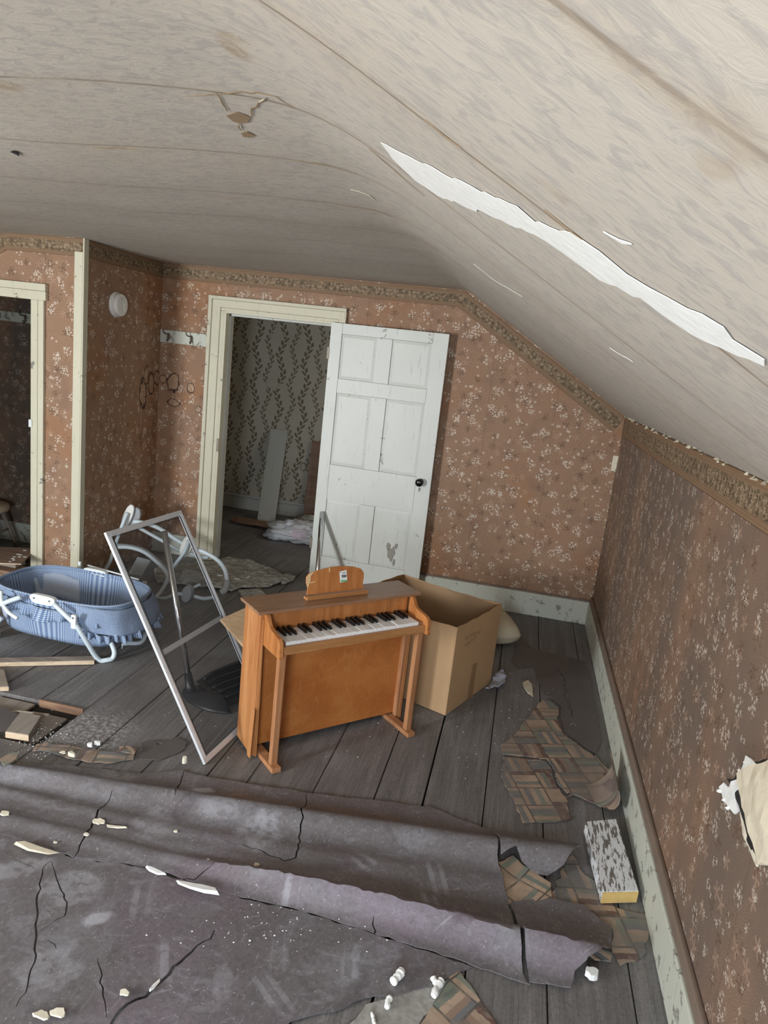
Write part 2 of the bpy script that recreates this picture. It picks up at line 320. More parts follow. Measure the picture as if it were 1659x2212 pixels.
def sheet(poly, zf, res=.03, th=.003, holes=(), warp=None):
    pts = [Vector(p[:2]) for p in poly]; n = len(pts); edges = [(i, (i+1) % n) for i in range(n)]
    for h in holes:
        b = len(pts); pts += [Vector(p[:2]) for p in h]; edges += [(b+i, b+(i+1) % len(h)) for i in range(len(h))]
    xs = [p.x for p in pts[:n]]; ys = [p.y for p in pts[:n]]; x = min(xs)
    while x < max(xs):
        y = min(ys)
        while y < max(ys):
            if inpoly(x, y, poly): pts.append(Vector((x+random.uniform(-.2, .2)*res, y+random.uniform(-.2, .2)*res)))
            y += res
        x += res
    V, E, F, *_ = delaunay_2d_cdt(pts, edges, [], 0, 1e-6)
    fs = []
    for f in F:
        cx = sum(V[i].x for i in f)/len(f); cy = sum(V[i].y for i in f)/len(f)
        if inpoly(cx, cy, poly) and not any(inpoly(cx, cy, h) for h in holes): fs.append(tuple(f))
    top = [Vector((v.x, v.y, zf(v.x, v.y))) for v in V]
    if warp: top = [warp(p) for p in top]
    N = [Vector((0, 0, 0)) for _ in V]
    for f in fs:
        nn = (top[f[1]]-top[f[0]]).cross(top[f[2]]-top[f[0]])
        for i in f: N[i] += nn
    bot = [p-(N[i].normalized() if N[i].length > 1e-12 else Vector((0, 0, 1)))*th for i, p in enumerate(top)]
    m = len(V); cnt = {}
    for f in fs:
        for k in range(3):
            e = (f[k], f[(k+1) % 3]); cnt[e] = 1
    side = [(a, a+m, b+m, b) for (a, b) in cnt if (b, a) not in cnt]
    used = sorted({i for f in fs for i in f}); mp = {}
    mb = MB(); allv = top+bot
    for i in used+[i+m for i in used]: mp[i] = len(mp); mb.v.append(allv[i])
    mb.f = [tuple(mp[i] for i in f) for f in fs+[tuple(i+m for i in f[::-1]) for f in fs]+side]
    return mb
def nz(x, y, s=1.0, o=0.0): return noise.noise(Vector((x*s+o, y*s-o, o*.7)))
# ------------------------------------------------------------------ materials
def quilt_mat():
    t = T('quilt', .95, .15); o = t.obj(); n = t.noise(t.vmul(o, (1, 1.6, 1)), 9, 4, 2.2); X, Y, Z = t.sep(o); g = t.m('SINE', (X+Y)*85)*t.m('SINE', (X-Y)*85)
    t.col(t.mix(t.ss(n, .35, .65), (.36, .345, .30), (.56, .545, .50))); t.bump(n*1.6+g*.06, 1, .035)
STAINS = []
for (px, py, ra, rb, s_) in ((515, 60, .035, .05, .8), (505, 20, .05, .03, .6), (8, 172, .06, .045, .75), (330, 470, .2, .03, .35), (200, 440, .25, .02, .3)):
    q = fl(px, py, ZC); STAINS.append((q.x, q.y, ra, rb, s_))
for (px, py, ra, rb, s_) in ((1555, 310, .018, .035, .6), (1490, 340, .03, .02, .35), (1230, 400, .05, .03, .35), (1380, 90, .1, .02, .3), (1600, 200, .04, .05, .25)):
    q = sl(px, py); STAINS.append((q.x, q.y, ra, rb, s_))
def st_(px, py, rx, ry, y=YB):
    q = bw(px, py, y); k = q.y/FPX*1.02; return (q.x, q.z, rx*k, ry*k, 0)
back_st = [st_(374, 826, 15, 19), (*st_(375, 870, 15, 8)[:4], -.15), st_(412, 838, 8.5, 11), st_(429, 885, 6.5, 7), st_(352, 818, 8, 9)]
side_st = []
for (px, py, ra, rb, rot) in ((309, 850, .045, .10, 0), (304, 910, .018, .13, 0), (316, 812, .03, .07, 0), (327, 828, .04, .08, 0), (339, 816, .045, .05, 0)):
    q = rw(px, py, XL); side_st.append((q.y, q.z, ra, rb, rot))
wallpaper('paper_back', 'x', back_st); wallpaper('paper_side', 'y', side_st); wallpaper('paper_right', 'y', (), .7); wallpaper('paper_closet_shaded', 'x', (), 1.0)  # closet paper is darkened to put the closet's shade into its colour
vine_paper('paper_vine'); border_paper('paper_border'); ceiling_mat('ceiling_paper')
paint('cream_paint', (.66, .62, .47), (.25, .235, .2), .17); paint('door_paint', (.70, .71, .655), (.36, .35, .31), .16, .42, 9); paint('base_paint', (.60, .61, .52), (.27, .26, .23), .24, .5, 22)
paint('block_paint', (.78, .79, .8), (.16, .14, .12), .33, .6, 52, (2.2, .4, 1)); paint('white_board', (.55, .56, .52), (.2, .18, .16), .15)
plank_mat('floor_wood'); plain('backing', (.3, .285, .26), .9, 0, .45, 60, .3); plain('dark_void', (.02, .017, .015), .9); plain('plaster', (.66, .58, .44), .9, 0, .2, 18, .5); plain('white_plaster', (.82, .82, .79), .85, 0, .1, 40, .4); plain('chip_plaster', (.72, .66, .52), .9, 0, .15, 40, .4)
plain('torn_paper', (.62, .55, .42), .9, 0, .2, 40); plain('brown_trim', (.2, .145, .11), .7, 0, .25, 12); plain('brown_plaster', (.27, .19, .11), .9, 0, .25, 60)
PA = .8; PU, PV = (cos(PA), sin(PA)), (sin(PA), -cos(PA))
wood('piano_wood', (.38, .135, .038), (.50, .2, .062), 2, 9, .38, 2, (.16, .05, .015), .45, (PU, PV)); wood('piano_side', (.42, .165, .055), (.54, .25, .095), 2, 10, .45, 2, (.25, .09, .03), .4, (PU, PV))
wood('piano_top', (.26, .135, .075), (.35, .2, .115), 0, 8, .34, 2, (.14, .07, .04), .5, (PU, PV)); ply('piano_panel', (.40, .125, .028), (.49, .178, .046), (PU, PV)); wood('leg_wood', (.36, .155, .065), (.47, .23, .11), 2, 16, .5, 2, (.2, .08, .035), .4, (PU, PV))
wood('piano_rail', (.38, .17, .06), (.5, .25, .1), 0, 10, .4, 2, (.2, .08, .03), .4, (PU, PV)); plain('key_white', (.86, .86, .85), .3, 0, .02, 10, 0, .5); plain('key_black', (.012, .011, .011), .28, 0, .2, 10, 0, .5)
plain('raw_ply', (.7, .47, .25), .7, 0, .15, 80); plain('cardboard', (.50, .315, .165), .85, 0, .1, 5); plain('cardboard_in', (.34, .215, .12), .9, 0, .1, 5); plain('tape', (.33, .19, .09), .4, 0, .1, 20); plain('ink', (.2, .12, .07), .8)
wood('oak', (.42, .28, .16), (.52, .36, .22), 0, 12, .5, 5, (.25, .15, .08)); wood('old_wood', (.25, .2, .16), (.36, .3, .24), 0, 12, .75, 3, (.1, .08, .06)); wood('scrap_top', (.24, .205, .17), (.31, .27, .23), 1, 9, .8, 2, (.12, .1, .08)); wood('fresh_wood', (.56, .42, .28), (.68, .54, .38), 0, 14, .7, 3, (.3, .19, .1)); wood('rot_wood', (.18, .1, .065), (.34, .2, .12), 0, 14, .8, 3, (.06, .03, .02))
wood('hardboard', (.19, .12, .085), (.26, .17, .125), 0, 5, .6, 1, (.12, .08, .06)); plain('ochre_end', (.62, .42, .15), .8, 0, .2, 40)
plain('aluminium', (.72, .73, .75), .38, .35, .06, 60); plain('chrome', (.75, .76, .78), .14, 1, .03, 20); plain('black_plastic', (.013, .016, .019), .38, 0, .2, 12); plain('knob_black', (.006, .005, .005), .12, 0, .1, 10, 0, .6)
plain('white_tube', (.62, .70, .74), .35, 0, .06, 12); plain('white_plastic', (.74, .77, .76), .4, 0, .05, 12); plain('detector_plastic', (.84, .82, .76), .45, 0, .03, 12); plain('grey_plastic', (.36, .37, .38), .5, 0, .08, 12); plain('light_fabric', (.42, .48, .58), .9, 0, .08, 40); quilt_mat(); plain('rag', (.45, .47, .55), .95, 0, .35, 60); plain('pillow_cloth', (.55, .47, .33), .85, 0, .15, 12); plain('hook_metal', (.2, .17, .13), .5, .6, .3, 40)
plain('screw', (.25, .26, .27), .4, .8, .1, 50); plain('label_white', (.82, .83, .8), .5, 0, .02); plain('label_green', (.1, .42, .2), .5); plain('pink', (.75, .16, .38), .6, 0, .1, 20)
def gingham():
    t = T('gingham', .9, .2); u, v, _ = t.sep(t.uv()); a = t.m('GREATER_THAN', t.m('FRACT', u/.0088), .5); b = t.m('GREATER_THAN', t.m('FRACT', v/.0088), .5)
    c = t.mix((a+b)*.5, (.50, .58, .68), (.045, .095, .225)); n = t.noise(t.obj(), 14, 3); t.col(t.mix(n*.3, c, (.13, .21, .37))); t.bump(t.noise(t.obj(), 35, 2), .3, .01)
gingham()
def mesh_mat():
    t = T('insect_mesh', .8, .2); t.col((.075, .078, .082)); t.b.inputs['Alpha'].default_value = .38
mesh_mat()
def bag_mat():
    t = T('bag_film', .3, .5); t.col((.75, .77, .8)); t.b.inputs['Alpha'].default_value = .62
bag_mat()
def clear_mat():
    t = T('clear_film', .2, .6); t.col((.6, .62, .63)); t.b.inputs['Alpha'].default_value = .3
clear_mat()
# ------------------------------------------------------------------ structure: floor planks
fb = MB(); fb.box((-4.7, YF-.2, -.09), (XR+.2, 7.1, -.03)); floor = struct(fb.build('floor', 'dark_void'), 'dark void below the worn grey wooden floorboards')
edges = [XR+.03, .545, .30, .067, -.174, -.363, -.602, -.868, -1.03, -1.275, -1.528, -1.752, -1.985, -2.22, -2.46, -2.69, -2.93, -3.17, -3.4, -3.64, -3.88, -4.12, -4.36, -4.6]
for i in range(len(edges)-1):
    a, b = edges[i+1]+.002, edges[i]-.002; y0, y1 = YF-.12, 6.95
    if i in (3, 9): a += .004
    cuts = [y0, random.choice([1.15, 2.05, 3.6, 4.6]), y1] if i in (2, 5, 7, 13, 16) else [y0, y1]
    if edges[i] == -1.752 or edges[i] == -1.985: cuts = [y0, 2.30, 2.62, y1]; 
    for q in range(len(cuts)-1):
        if len(cuts) == 4 and q == 1: continue                          # the boards that broke away at the left
        dz = random.uniform(-.0025, .0015)
        m = MB(); m.box((a, cuts[q]+.0015, -.028+dz), (b, cuts[q+1]-.0015, dz)); m.build('floor_plank', 'floor_wood', floor, bev=.0025)
# ------------------------------------------------------------------ walls
def wall_piece(mb, poly, y0, y1): mb.prism([(x, y0, z) for x, z in poly], [(x, y1, z) for x, z in poly])
EX = .05
DX0, DX1, DZ = -2.257, -1.42, 1.906
m = MB(); wall_piece(m, [(XL-.02, 0), (DX0, 0), (DX0, ZC+EX), (XL-.02, ZC+EX)], YB, YB+.12)
wall_piece(m, [(DX0, DZ), (DX1, DZ), (DX1, ZC+EX), (DX0, ZC+EX)], YB, YB+.12)
wall_piece(m, [(DX1, 0), (XR+.1, 0), (XR+.1, ZK+.02), (XC+.03, ZC+EX), (DX1, ZC+EX)], YB, YB+.12); struct(m.build('wall_back', 'paper_back'), 'brown floral papered end wall with an open doorway')
# closet (box built into the room, left)
OX0, OX1, OZ = -3.95, -3.114, 1.815
m = MB(); wall_piece(m, [(OX1, 0), (XL-.06, 0), (XL-.06, ZC+EX), (OX1, ZC+EX)], Y2, Y2+.08); wall_piece(m, [(OX0, OZ), (OX1, OZ), (OX1, ZC+EX), (-3.4, ZC+EX), (OX0, 1.86)], Y2, Y2+.08)
wall_piece(m, [(-4.5, 0), (OX0, 0), (OX0, 1.9), (-4.5, 1.5)], Y2, Y2+.08); struct(m.build('wall_closet_front', 'paper_back'), 'brown floral closet wall lit from the window')
m = MB(); m.box((XL-.0598, Y2, 0), (XL, YB, ZC+EX)); struct(m.build('wall_closet_side', 'paper_side'), 'shaded side of the closet with the white detector')
m = MB(); m.box((-4.6, 4.66, 0), (XL-.06, 4.74, ZC+EX)); struct(m.build('wall_closet_back', 'paper_closet_shaded'), 'closet wallpaper with shade painted into its colour')
m = MB(); m.box((XR, YF-.1, 0), (XR+.1, YB+.1, ZK+.03)); wallr = struct(m.build('wall_right', 'paper_right'), 'low brown papered knee wall on the right')
m = MB(); m.box((XR2-.1, YF-.1, 0), (XR2, 5.0, ZK+.03)); struct(m.build('wall_left', 'paper_right'), 'low papered knee wall on the left')
m = MB()
WZ0, WZ1 = .52, 1.68; WN = ((-4.0, -3.32), (-.52, .16))
def ztop(x): return ZC+EX+SLOPE*max(0, x-XC)+SLOPE*max(0, XC2-x)
wall_piece(m, [(XR2-.1, 0), (XR+.1, 0), (XR+.1, WZ0), (XR2-.1, WZ0)], YF-.1, YF)
for x0, x1 in ((XR2-.1, WN[0][0]), (WN[0][1], WN[1][0]), (WN[1][1], XR+.1)): wall_piece(m, [(x0, WZ0), (x1, WZ0), (x1, WZ1 if x1 < XR else 1.5), (x0, WZ1 if x0 > XR2 else 1.5)], YF-.1, YF)
wall_piece(m, [(-4.3, WZ1), (.4, WZ1), (XC, ZC+EX), (XC2, ZC+EX)], YF-.1, YF); wall_piece(m, [(WN[1][1], 1.4), (XR+.1, 1.4), (XR+.1, 1.55), (WN[1][1], 1.9)], YF-.1, YF); wall_piece(m, [(XR2-.1, 1.4), (WN[0][0], 1.4), (WN[0][0], 1.9), (XR2-.1, 1.55)], YF-.1, YF)
struct(m.build('wall_front', 'paper_back'), 'papered gable wall behind the viewer')
for k, (WX0, WX1) in enumerate(WN):
    wn = thing('window_%d' % (k+1), 'left gable window behind the viewer' if k == 0 else 'right gable window behind the viewer', 'window', ((WX0+WX1)/2, YF, WZ0)); struct(wn)
    m = MB(); m.box((WX0-.07, YF-.02, WZ0-.07), (WX0, YF+.02, WZ1+.07)); m.box((WX1, YF-.02, WZ0-.07), (WX1+.07, YF+.02, WZ1+.07)); m.box((WX0, YF-.02, WZ1), (WX1, YF+.02, WZ1+.07)); m.box((WX0, YF-.02, WZ0-.07), (WX1, YF+.04, WZ0)); m.build('window_frame', 'cream_paint', wn)
    m = MB(); m.box((WX0, YF-.025, 1.085), (WX1, YF-.005, 1.12)); m.build('meeting_rail', 'cream_paint', wn)
# ------------------------------------------------------------------ ceiling (flat, rounded crease, slopes)
def zceil(x, y):
    r = .30*max(0, min(1, (4.95-y)/3.2))+.015
    def soft(d): return (d+sqrt(d*d+r*r*.25))/2               # rounded ramp
    z = ZC+SLOPE*soft(x-XC)+SLOPE*soft(XC2-x)
    k = max(0, min(1, (YB-y)/.6))*max(0, min(1, (XR-x)/.25))
    return z + k*(.010*nz(x, y, 1.1, 3)+.006*nz(x, y, 2.7, 8)-.004)
def cgrid(u, v):
    x = -4.62+(XR+.12+4.62)*u; y = YF-.12+(YB+.08-YF+.12)*v; return Vector((x, y, zceil(x, y)))
m = MB(); m.grid(cgrid, 130, 110); ceil = struct(m.build('ceiling', 'ceiling_paper', smooth=True), 'sagging mottled grey-beige papered attic ceiling with sloping side')
m = MB(); m.box((-4.8, YF-.3, ZC+.12), (XR+.4, YB+.2, ZC+.2)); m.box((XR+.1, YF-.3, -.05), (XR+.2, YB+.2, ZC+.2)); m.box((-4.8, YF-.3, -.05), (-4.65, YB+.2, ZC+.2)); struct(m.build('trim_10', 'dark_void'), 'roof boards outside the room')
def ceil_patch(name, px, mat, off, th, mapf, seed, parent=ceil, step=.03, amp=.008, res=.04):
    poly = jag([mapf(*p) for p in px], step, amp, seed); mb = sheet(poly, lambda x, y: zceil(x, y)-off*.5, res, th*.5); return mb.build(name, mat, parent)
ceil_patch('bare_plaster_strip', [(825, 280), (870, 305), (960, 350), (1020, 375), (1120, 415), (1160, 450), (1240, 470), (1300, 510), (1360, 560), (1450, 610), (1570, 672), (1590, 700), (1659, 742), (1659, 757), (1600, 735), (1500, 690), (1440, 650), (1390, 612), (1300, 575), (1260, 545), (1180, 490), (1120, 465), (1060, 440), (1000, 420), (950, 400), (900, 365), (850, 315)], 'white_plaster', .0035, .002, sl, 3, amp=.006, step=.02)
ceil_patch('torn_plaster', [(490, 228), (512, 217), (530, 222), (542, 228), (538, 240), (520, 245), (503, 240)], 'brown_plaster', .003, .002, lambda a, b: fl(a, b, ZC), 4, amp=.003)
ceil_patch('torn_plaster', [(522, 268), (535, 263), (552, 272), (540, 278), (527, 277)], 'brown_plaster', .003, .002, lambda a, b: fl(a, b, ZC), 5, amp=.002)
ceil_patch('peeling_flake', [(22, 316), (30, 313), (40, 318), (42, 325), (36, 322), (28, 318)], 'dark_void', .006, .003, lambda a, b: fl(a, b, ZC), 7, amp=.001)
def ceil_line(name, px, mapf, w, mat):
    pts = jag([mapf(*p) for p in px], .02, .006, len(px), False); mb = sheet(sliver(pts, w), lambda x, y: zceil(x, y)-.0015, .2, .001); return mb.build(name, mat, ceil)
for px in ([(468, 175), (480, 195), (492, 217)], [(578, 170), (560, 188), (545, 205), (540, 228)], [(520, 245), (522, 262)], [(405, 187), (460, 178), (520, 165), (600, 162), (640, 180)], [(200, 305), (300, 310)], [(630, 326), (700, 328), (760, 334)], [(470, 419), (520, 421)], [(720, 428), (800, 432), (860, 440)]):
    ceil_line('ceiling_crack', px, lambda a, b: fl(a, b, ZC), .0035, 'brown_plaster')
for px in ([(562, 186), (572, 176)], [(520, 250), (523, 258)], [(760, 385), (800, 390), (815, 400)]): ceil_line('ceiling_crack', px, lambda a, b: fl(a, b, ZC), .008, 'chip_plaster')
for px in ([(1025, 557), (1070, 595), (1130, 632)], [(1320, 735), (1370, 765)], [(1310, 465), (1370, 490)]): ceil_line('ceiling_crack', px, sl, .006, 'white_plaster')
for px in ([(800, 290), (870, 355), (920, 400)], [(1115, 620), (1132, 632)], [(920, 220), (1000, 285)], [(1180, 420), (1290, 505)]): ceil_line('ceiling_crack', px, sl, .004, 'brown_plaster')
# ------------------------------------------------------------------ wallpaper border strips
def border(name, pts, up, nrm, w, label, off=.004):
    m = MB(); uv = []; L = 0; P = [Vector(p) for p in pts]; U = up if isinstance(up, list) else [up]*len(P)
    for i, p in enumerate(P):
        if i: L += (p-P[i-1]).length
        for k in (0, 1): m.v.append(p-Vector(U[i])*w*(1-k)+Vector(nrm)*off); uv.append((L, float(k)))
    m.f = [(2*i, 2*i+2, 2*i+3, 2*i+1) for i in range(len(P)-1)]
    o = m.build(name, 'paper_border', uvs=uv); o.modifiers.new('solid', 'SOLIDIFY').thickness = .003; return struct(o, label)
bz = .105
sv = Vector((XR-XC, 0, ZK-ZC)).normalized(); sn = Vector((sv.z, 0, -sv.x))*-1
mid_up = (Vector((0, 0, 1))+Vector((-sv.z, 0, sv.x))).normalized(); mid_up = mid_up/max(.5, mid_up.z)
border('trim_1', [(XL, YB, ZC-.004), (-1.6, YB, ZC-.006), (XC-.02, YB, ZC-.008), (XR-.002, YB, ZK-.008)], [Vector((0, 0, 1)), Vector((0, 0, 1)), mid_up, Vector((-sv.z, 0, sv.x))*1.15], (0, -1, 0), bz, 'floral paper border along the top of the end wall')
border('trim_2', [(XL, Y2, ZC-.004), (XL, YB-.004, ZC-.004)], Vector((0, 0, 1)), (1, 0, 0), bz, 'shaded paper border on the closet side')
lv2 = Vector((XC2-XR2, 0, ZC-ZK)).normalized()
border('trim_3', [(-4.2, Y2, zceil(-4.2, Y2)), (XC2, Y2, ZC-.006), (XL-.004, Y2, ZC-.004)], [Vector((-lv2.z, 0, lv2.x)), (Vector((0, 0, 1))+Vector((-lv2.z, 0, lv2.x))).normalized(), Vector((0, 0, 1))], (0, -1, 0), bz, 'floral paper border above the closet')
border('trim_4', [(XR, YB-.004, ZK-.004), (XR, 3.5, ZK-.008), (XR, 2.2, ZK-.004), (XR, YF, ZK-.006)], Vector((0, 0, 1)), (-1, 0, 0), .125, 'floral paper border along the low right wall')
# torn paper crumbs along the top of the right wall and the corner
rn = random.Random(5)
def crumb(mb, c, s, rn, flat=1):
    n = 6; vs = [Vector(c)+Vector((0, 0, s*flat*rn.uniform(.6, 1))), Vector(c)-Vector((0, 0, s*.25*flat))]
    for k in range(n):
        th = 2*pi*k/n; r = s*rn.uniform(.5, 1); vs.append(Vector(c)+Vector((r*cos(th), r*sin(th), rn.uniform(-.2, .3)*s*flat)))
    mb.add(vs, [(0, 2+k, 2+(k+1) % n) for k in range(n)]+[(1, 2+(k+1) % n, 2+k) for k in range(n)])
m = MB()
for i in range(70):
    y = YB-3.6*(rn.random()**1.1); crumb(m, (XR-.006, y, ZK-.006+rn.uniform(-.008, .012)), rn.uniform(.006, .017), rn, .7)
for i in range(26):
    z = rn.uniform(.3, ZK-.1); crumb(m, (XR-.006, YB-.006, z), rn.uniform(.004, .01), rn, 1.5)
o = m.build('torn_paper_edge', 'torn_paper', wallr); o['kind'] = 'stuff'
q = bw(1326, 1000); m = MB(); m.box((q.x-.012, YB-.005, q.z-.055), (XR, YB-.001, q.z+.05)); m.build('torn_paper_patch', 'chip_plaster', bpy.data.objects['wall_back'])
# ------------------------------------------------------------------ plaster broken out of the right wall
def wallsheet(px, name, mat, off, th, seed, bulge=.0, amp=.006, res=.03, tilt=0):
    P = [rw(*p, XR-off) for p in px]; poly = jag([(p.y, p.z) for p in P], .02, amp, seed); cy = sum(p.y for p in P)/len(P); cz = sum(p.z for p in P)/len(P)
    mb = sheet(poly, lambda a, b: off+bulge*exp(-(((a-cy)/.1)**2+((b-cz)/.1)**2))+tilt*(a-cy)+.006*nz(a, b, 22, seed), res, th)
    mb.v = [Vector((XR-v.z, v.x, v.y)) for v in mb.v]; return mb.build(name, mat, wallr, smooth=False)
wallsheet([(1572, 1682), (1600, 1668), (1612, 1640), (1640, 1645), (1659, 1640), (1700, 1640), (1700, 1880), (1659, 1872), (1632, 1862), (1610, 1800), (1590, 1745)], 'gap_shadow', 'dark_void', .004, .003, 2)  # flat dark sheet painting the shadow in the gap beside the slab
wallsheet([(1600, 1672), (1625, 1655), (1659, 1645), (1760, 1640), (1760, 1885), (1700, 1880), (1634, 1866), (1640, 1850), (1626, 1800), (1612, 1745)], 'exposed_plaster', 'plaster', .03, .026, 3, .015, .006, .02, .05)
wallsheet([(1552, 1700), (1562, 1690), (1575, 1700), (1580, 1688), (1596, 1672), (1606, 1652), (1612, 1632), (1622, 1640), (1632, 1650), (1620, 1668), (1600, 1690), (1586, 1712), (1594, 1750), (1584, 1758), (1574, 1742), (1562, 1728)], 'crumbling_edge', 'white_plaster', .006, .006, 6, .0, .006, .012)
wallsheet([(1596, 1752), (1604, 1772), (1612, 1800), (1622, 1830), (1636, 1864), (1632, 1872), (1624, 1850), (1610, 1815), (1600, 1785)], 'crumbling_edge', 'chip_plaster', .005, .005, 7, .0, .005, .012)
m = MB()
for px, py, q_ in ((1560, 1712, .010), (1570, 1730, .009), (1580, 1748, .008), (1604, 1668, .007), (1616, 1650, .008)):
    p = rw(px, py); crumb(m, (XR-.008, p.y, p.z), q_, rn, 1.3)
m.build('crumbling_lumps', 'white_plaster', wallr)
# ------------------------------------------------------------------ baseboards
m = MB(); m.box((DX1+.1, YB-.02, 0), (XR-.001, YB, .168)); struct(m.build('baseboard_back', 'base_paint', bev=.003), 'peeling cream baseboard under the end wall')
m = MB(); m.box((DX1+.1, YB-.012, .169), (XR-.001, YB, .182)); struct(m.build('trim_5', 'brown_trim'), 'thin brown strip above the end wall baseboard')
m = MB(); m.box((XL, YB-.02, 0), (DX0-.125, YB, .16)); struct(m.build('baseboard_back_left', 'base_paint', bev=.003), 'short baseboard left of the doorway')
m = MB(); m.box((XR-.024, YF, 0), (XR, YB-.021, .163)); struct(m.build('baseboard_right', 'base_paint', bev=.004), 'long pale green baseboard along the right wall')
m = MB(); m.box((XR-.018, YF, .164), (XR, YB-.021, .212)); struct(m.build('trim_6', 'brown_trim', bev=.006), 'brown cap above the right baseboard')
m = MB(); m.box((-4.5, 4.645, 0), (XL-.06, 4.66, .15)); struct(m.build('baseboard_closet', 'base_paint'), 'baseboard inside the closet')
# ------------------------------------------------------------------ closet corner post, closet doorway casing
m = MB(); m.box((-2.822, Y2-.014, .0), (XL-.0005, Y2, 2.125)); m.box((XL, Y2-.014, .0), (XL+.010, Y2+.035, ZC)); struct(m.build('trim_7', 'cream_paint', bev=.003), 'cream corner strip on the closet edge')
cs = thing('door_2', 'cream casing around the closet doorway', 'door frame', ((OX0+OX1)/2, Y2, 0)); struct(cs)
m = MB(); m.box((OX1, Y2-.022, 0), (OX1+.088, Y2, OZ)); m.box((OX1+.045, Y2-.028, 0), (OX1+.05, Y2, OZ)); m.build('casing', 'cream_paint', cs, bev=.003)
m = MB(); m.box((OX0-.09, Y2-.022, 0), (OX0, Y2, OZ)); m.build('casing', 'cream_paint', cs, bev=.003)
m = MB(); m.box((OX0-.1, Y2-.028, OZ), (OX1+.106, Y2, OZ+.055)); m.box((OX0-.1, Y2-.032, OZ+.056), (OX1+.106, Y2, OZ+.1)); m.build('casing_head', 'cream_paint', cs, bev=.003)
m = MB(); m.box((OX1-.001, Y2-.022, 0), (OX1+.002, Y2+.1, OZ)); m.build('jamb', 'cream_paint', cs)
q = bw(76, 916, Y2-.03); m = MB(); m.box((OX1-.012, Y2-.03, q.z-.025), (OX1+.012, Y2-.02, q.z+.025)); m.build('latch_plate', 'white_plastic', cs, bev=.003)
cl_a = radians(-48); cdr = thing('shade_door', 'unseen closet door leaf added half open to shade the closet', 'door', (OX0+.02, Y2-.03, 0)); struct(cdr)  # unseen leaf, added to keep window light out of the closet
def cfr(v): return Vector((OX0+.01+v.x*cos(cl_a)-v.y*sin(cl_a), Y2-.04+v.x*sin(cl_a)+v.y*cos(cl_a), v.z))
for x0, x1, z0, z1 in ((0, .1, .01, 1.8), (.68, .78, .01, 1.8), (.1, .68, .01, .2), (.1, .68, .8, .95), (.1, .68, 1.68, 1.8)): m = MB(); m.box((x0, 0, z0), (x1, .03, z1), cfr); m.build('frame_board', 'cream_paint', cdr)
for z0, z1 in ((.2, .8), (.95, 1.68)): m = MB(); m.box((.1, .008, z0), (.68, .02, z1), cfr); m.build('panel', 'cream_paint', cdr)
# ------------------------------------------------------------------ doorway to the next room
ds = thing('door_3', 'cream moulded casing of the doorway in the end wall', 'door frame', ((DX0+DX1)/2, YB, 0)); struct(ds)
for x0, x1, x2, x3 in ((DX0, DX0-.03, DX0-.095, DX0-.124), (DX1, DX1+.03, DX1+.07, DX1+.085)):
    m = MB(); s = 1 if x1 > x0 else -1
    m.box((min(x0, x1), YB-.014, 0), (max(x0, x1), YB, DZ-.0005)); m.build('casing_bead', 'cream_paint', ds, bev=.004)
    m = MB(); m.box((min(x1, x2), YB-.022, 0), (max(x1, x2), YB, DZ+.075)); m.build('casing', 'cream_paint', ds, bev=.004)
    m = MB(); m.box((min(x2, x3), YB-.034, 0), (max(x2, x3), YB, DZ+.1)); m.build('back_band', 'cream_paint', ds, bev=.005)
m = MB(); m.box((DX0-.03, YB-.014, DZ), (DX1+.03, YB, DZ+.022)); m.build('casing_bead', 'cream_paint', ds, bev=.004)
m = MB(); m.box((DX0-.095, YB-.023, DZ+.022), (DX1+.07, YB, DZ+.077)); m.build('casing_head', 'cream_paint', ds, bev=.004)
m = MB(); m.box((DX0-.124, YB-.036, DZ+.077), (DX1+.085, YB, DZ+.102)); m.build('back_band', 'cream_paint', ds, bev=.005)
m = MB(); m.box((DX0-.004, YB-.012, 0), (DX0+.014, YB+.13, DZ)); m.box((DX1-.014, YB-.012, 0), (DX1+.004, YB+.13, DZ)); m.box((DX0+.0145, YB-.012, DZ-.014), (DX1-.0145, YB+.13, DZ+.004)); m.build('jamb', 'cream_paint', ds)
m = MB(); m.box((DX0+.012, YB+.05, 0), (DX0+.024, YB+.09, DZ-.014)); m.box((DX0+.01, YB+.05, DZ-.028), (DX1-.01, YB+.09, DZ-.014)); m.build('door_stop', 'white_board', ds)
q = bw(457, 960, YB-.02); m = MB(); m.box((DX0-.004, YB-.016, q.z-.05), (DX0+.0155, YB-.011, q.z+.05)); m.build('strike_plate', 'hook_metal', ds)
# door slab swung back almost flat against the wall
HX, HY, HA = -1.43, YB-.062, radians(-2.5)
def dfr(v): return Vector((HX+v.x*cos(HA)-v.y*sin(HA), HY+v.x*sin(HA)+v.y*cos(HA), v.z))
def dloc(px, py):
    n = Vector((-sin(HA), cos(HA), 0)); d = ray(px, py); t_ = (Vector((HX, HY, 0))-EYE).dot(n)/d.dot(n); p = EYE+d*t_-Vector((HX, HY, 0)); return (p.x*cos(HA)+p.y*sin(HA), p.z)
DW, DT, DH = .845, .034, 1.903
dr = thing('door_1', 'white six-panel door with a black knob standing open against the wall', 'door', (HX+.42, HY, 0)); struct(dr)
xa, xb, xc_, xd = .085, .345, .455, .735
zs = [.014, .20, .64, .90, 1.42, 1.52, 1.83, DH]
def dpart(name, a, b, mat='door_paint', bev=.002): m = MB(); m.box(a, b, dfr); return m.build(name, mat, dr, bev=bev)
dpart('stile', (0, 0, .012), (xa, DT, DH)); dpart('stile', (xd, 0, .012), (DW, DT, DH))
for z0, z1 in ((.012, zs[1]), (zs[2], zs[3]), (zs[4], zs[5]), (zs[6], DH)): dpart('rail', (xa+.0008, .0003, z0), (xd-.0008, DT, z1))
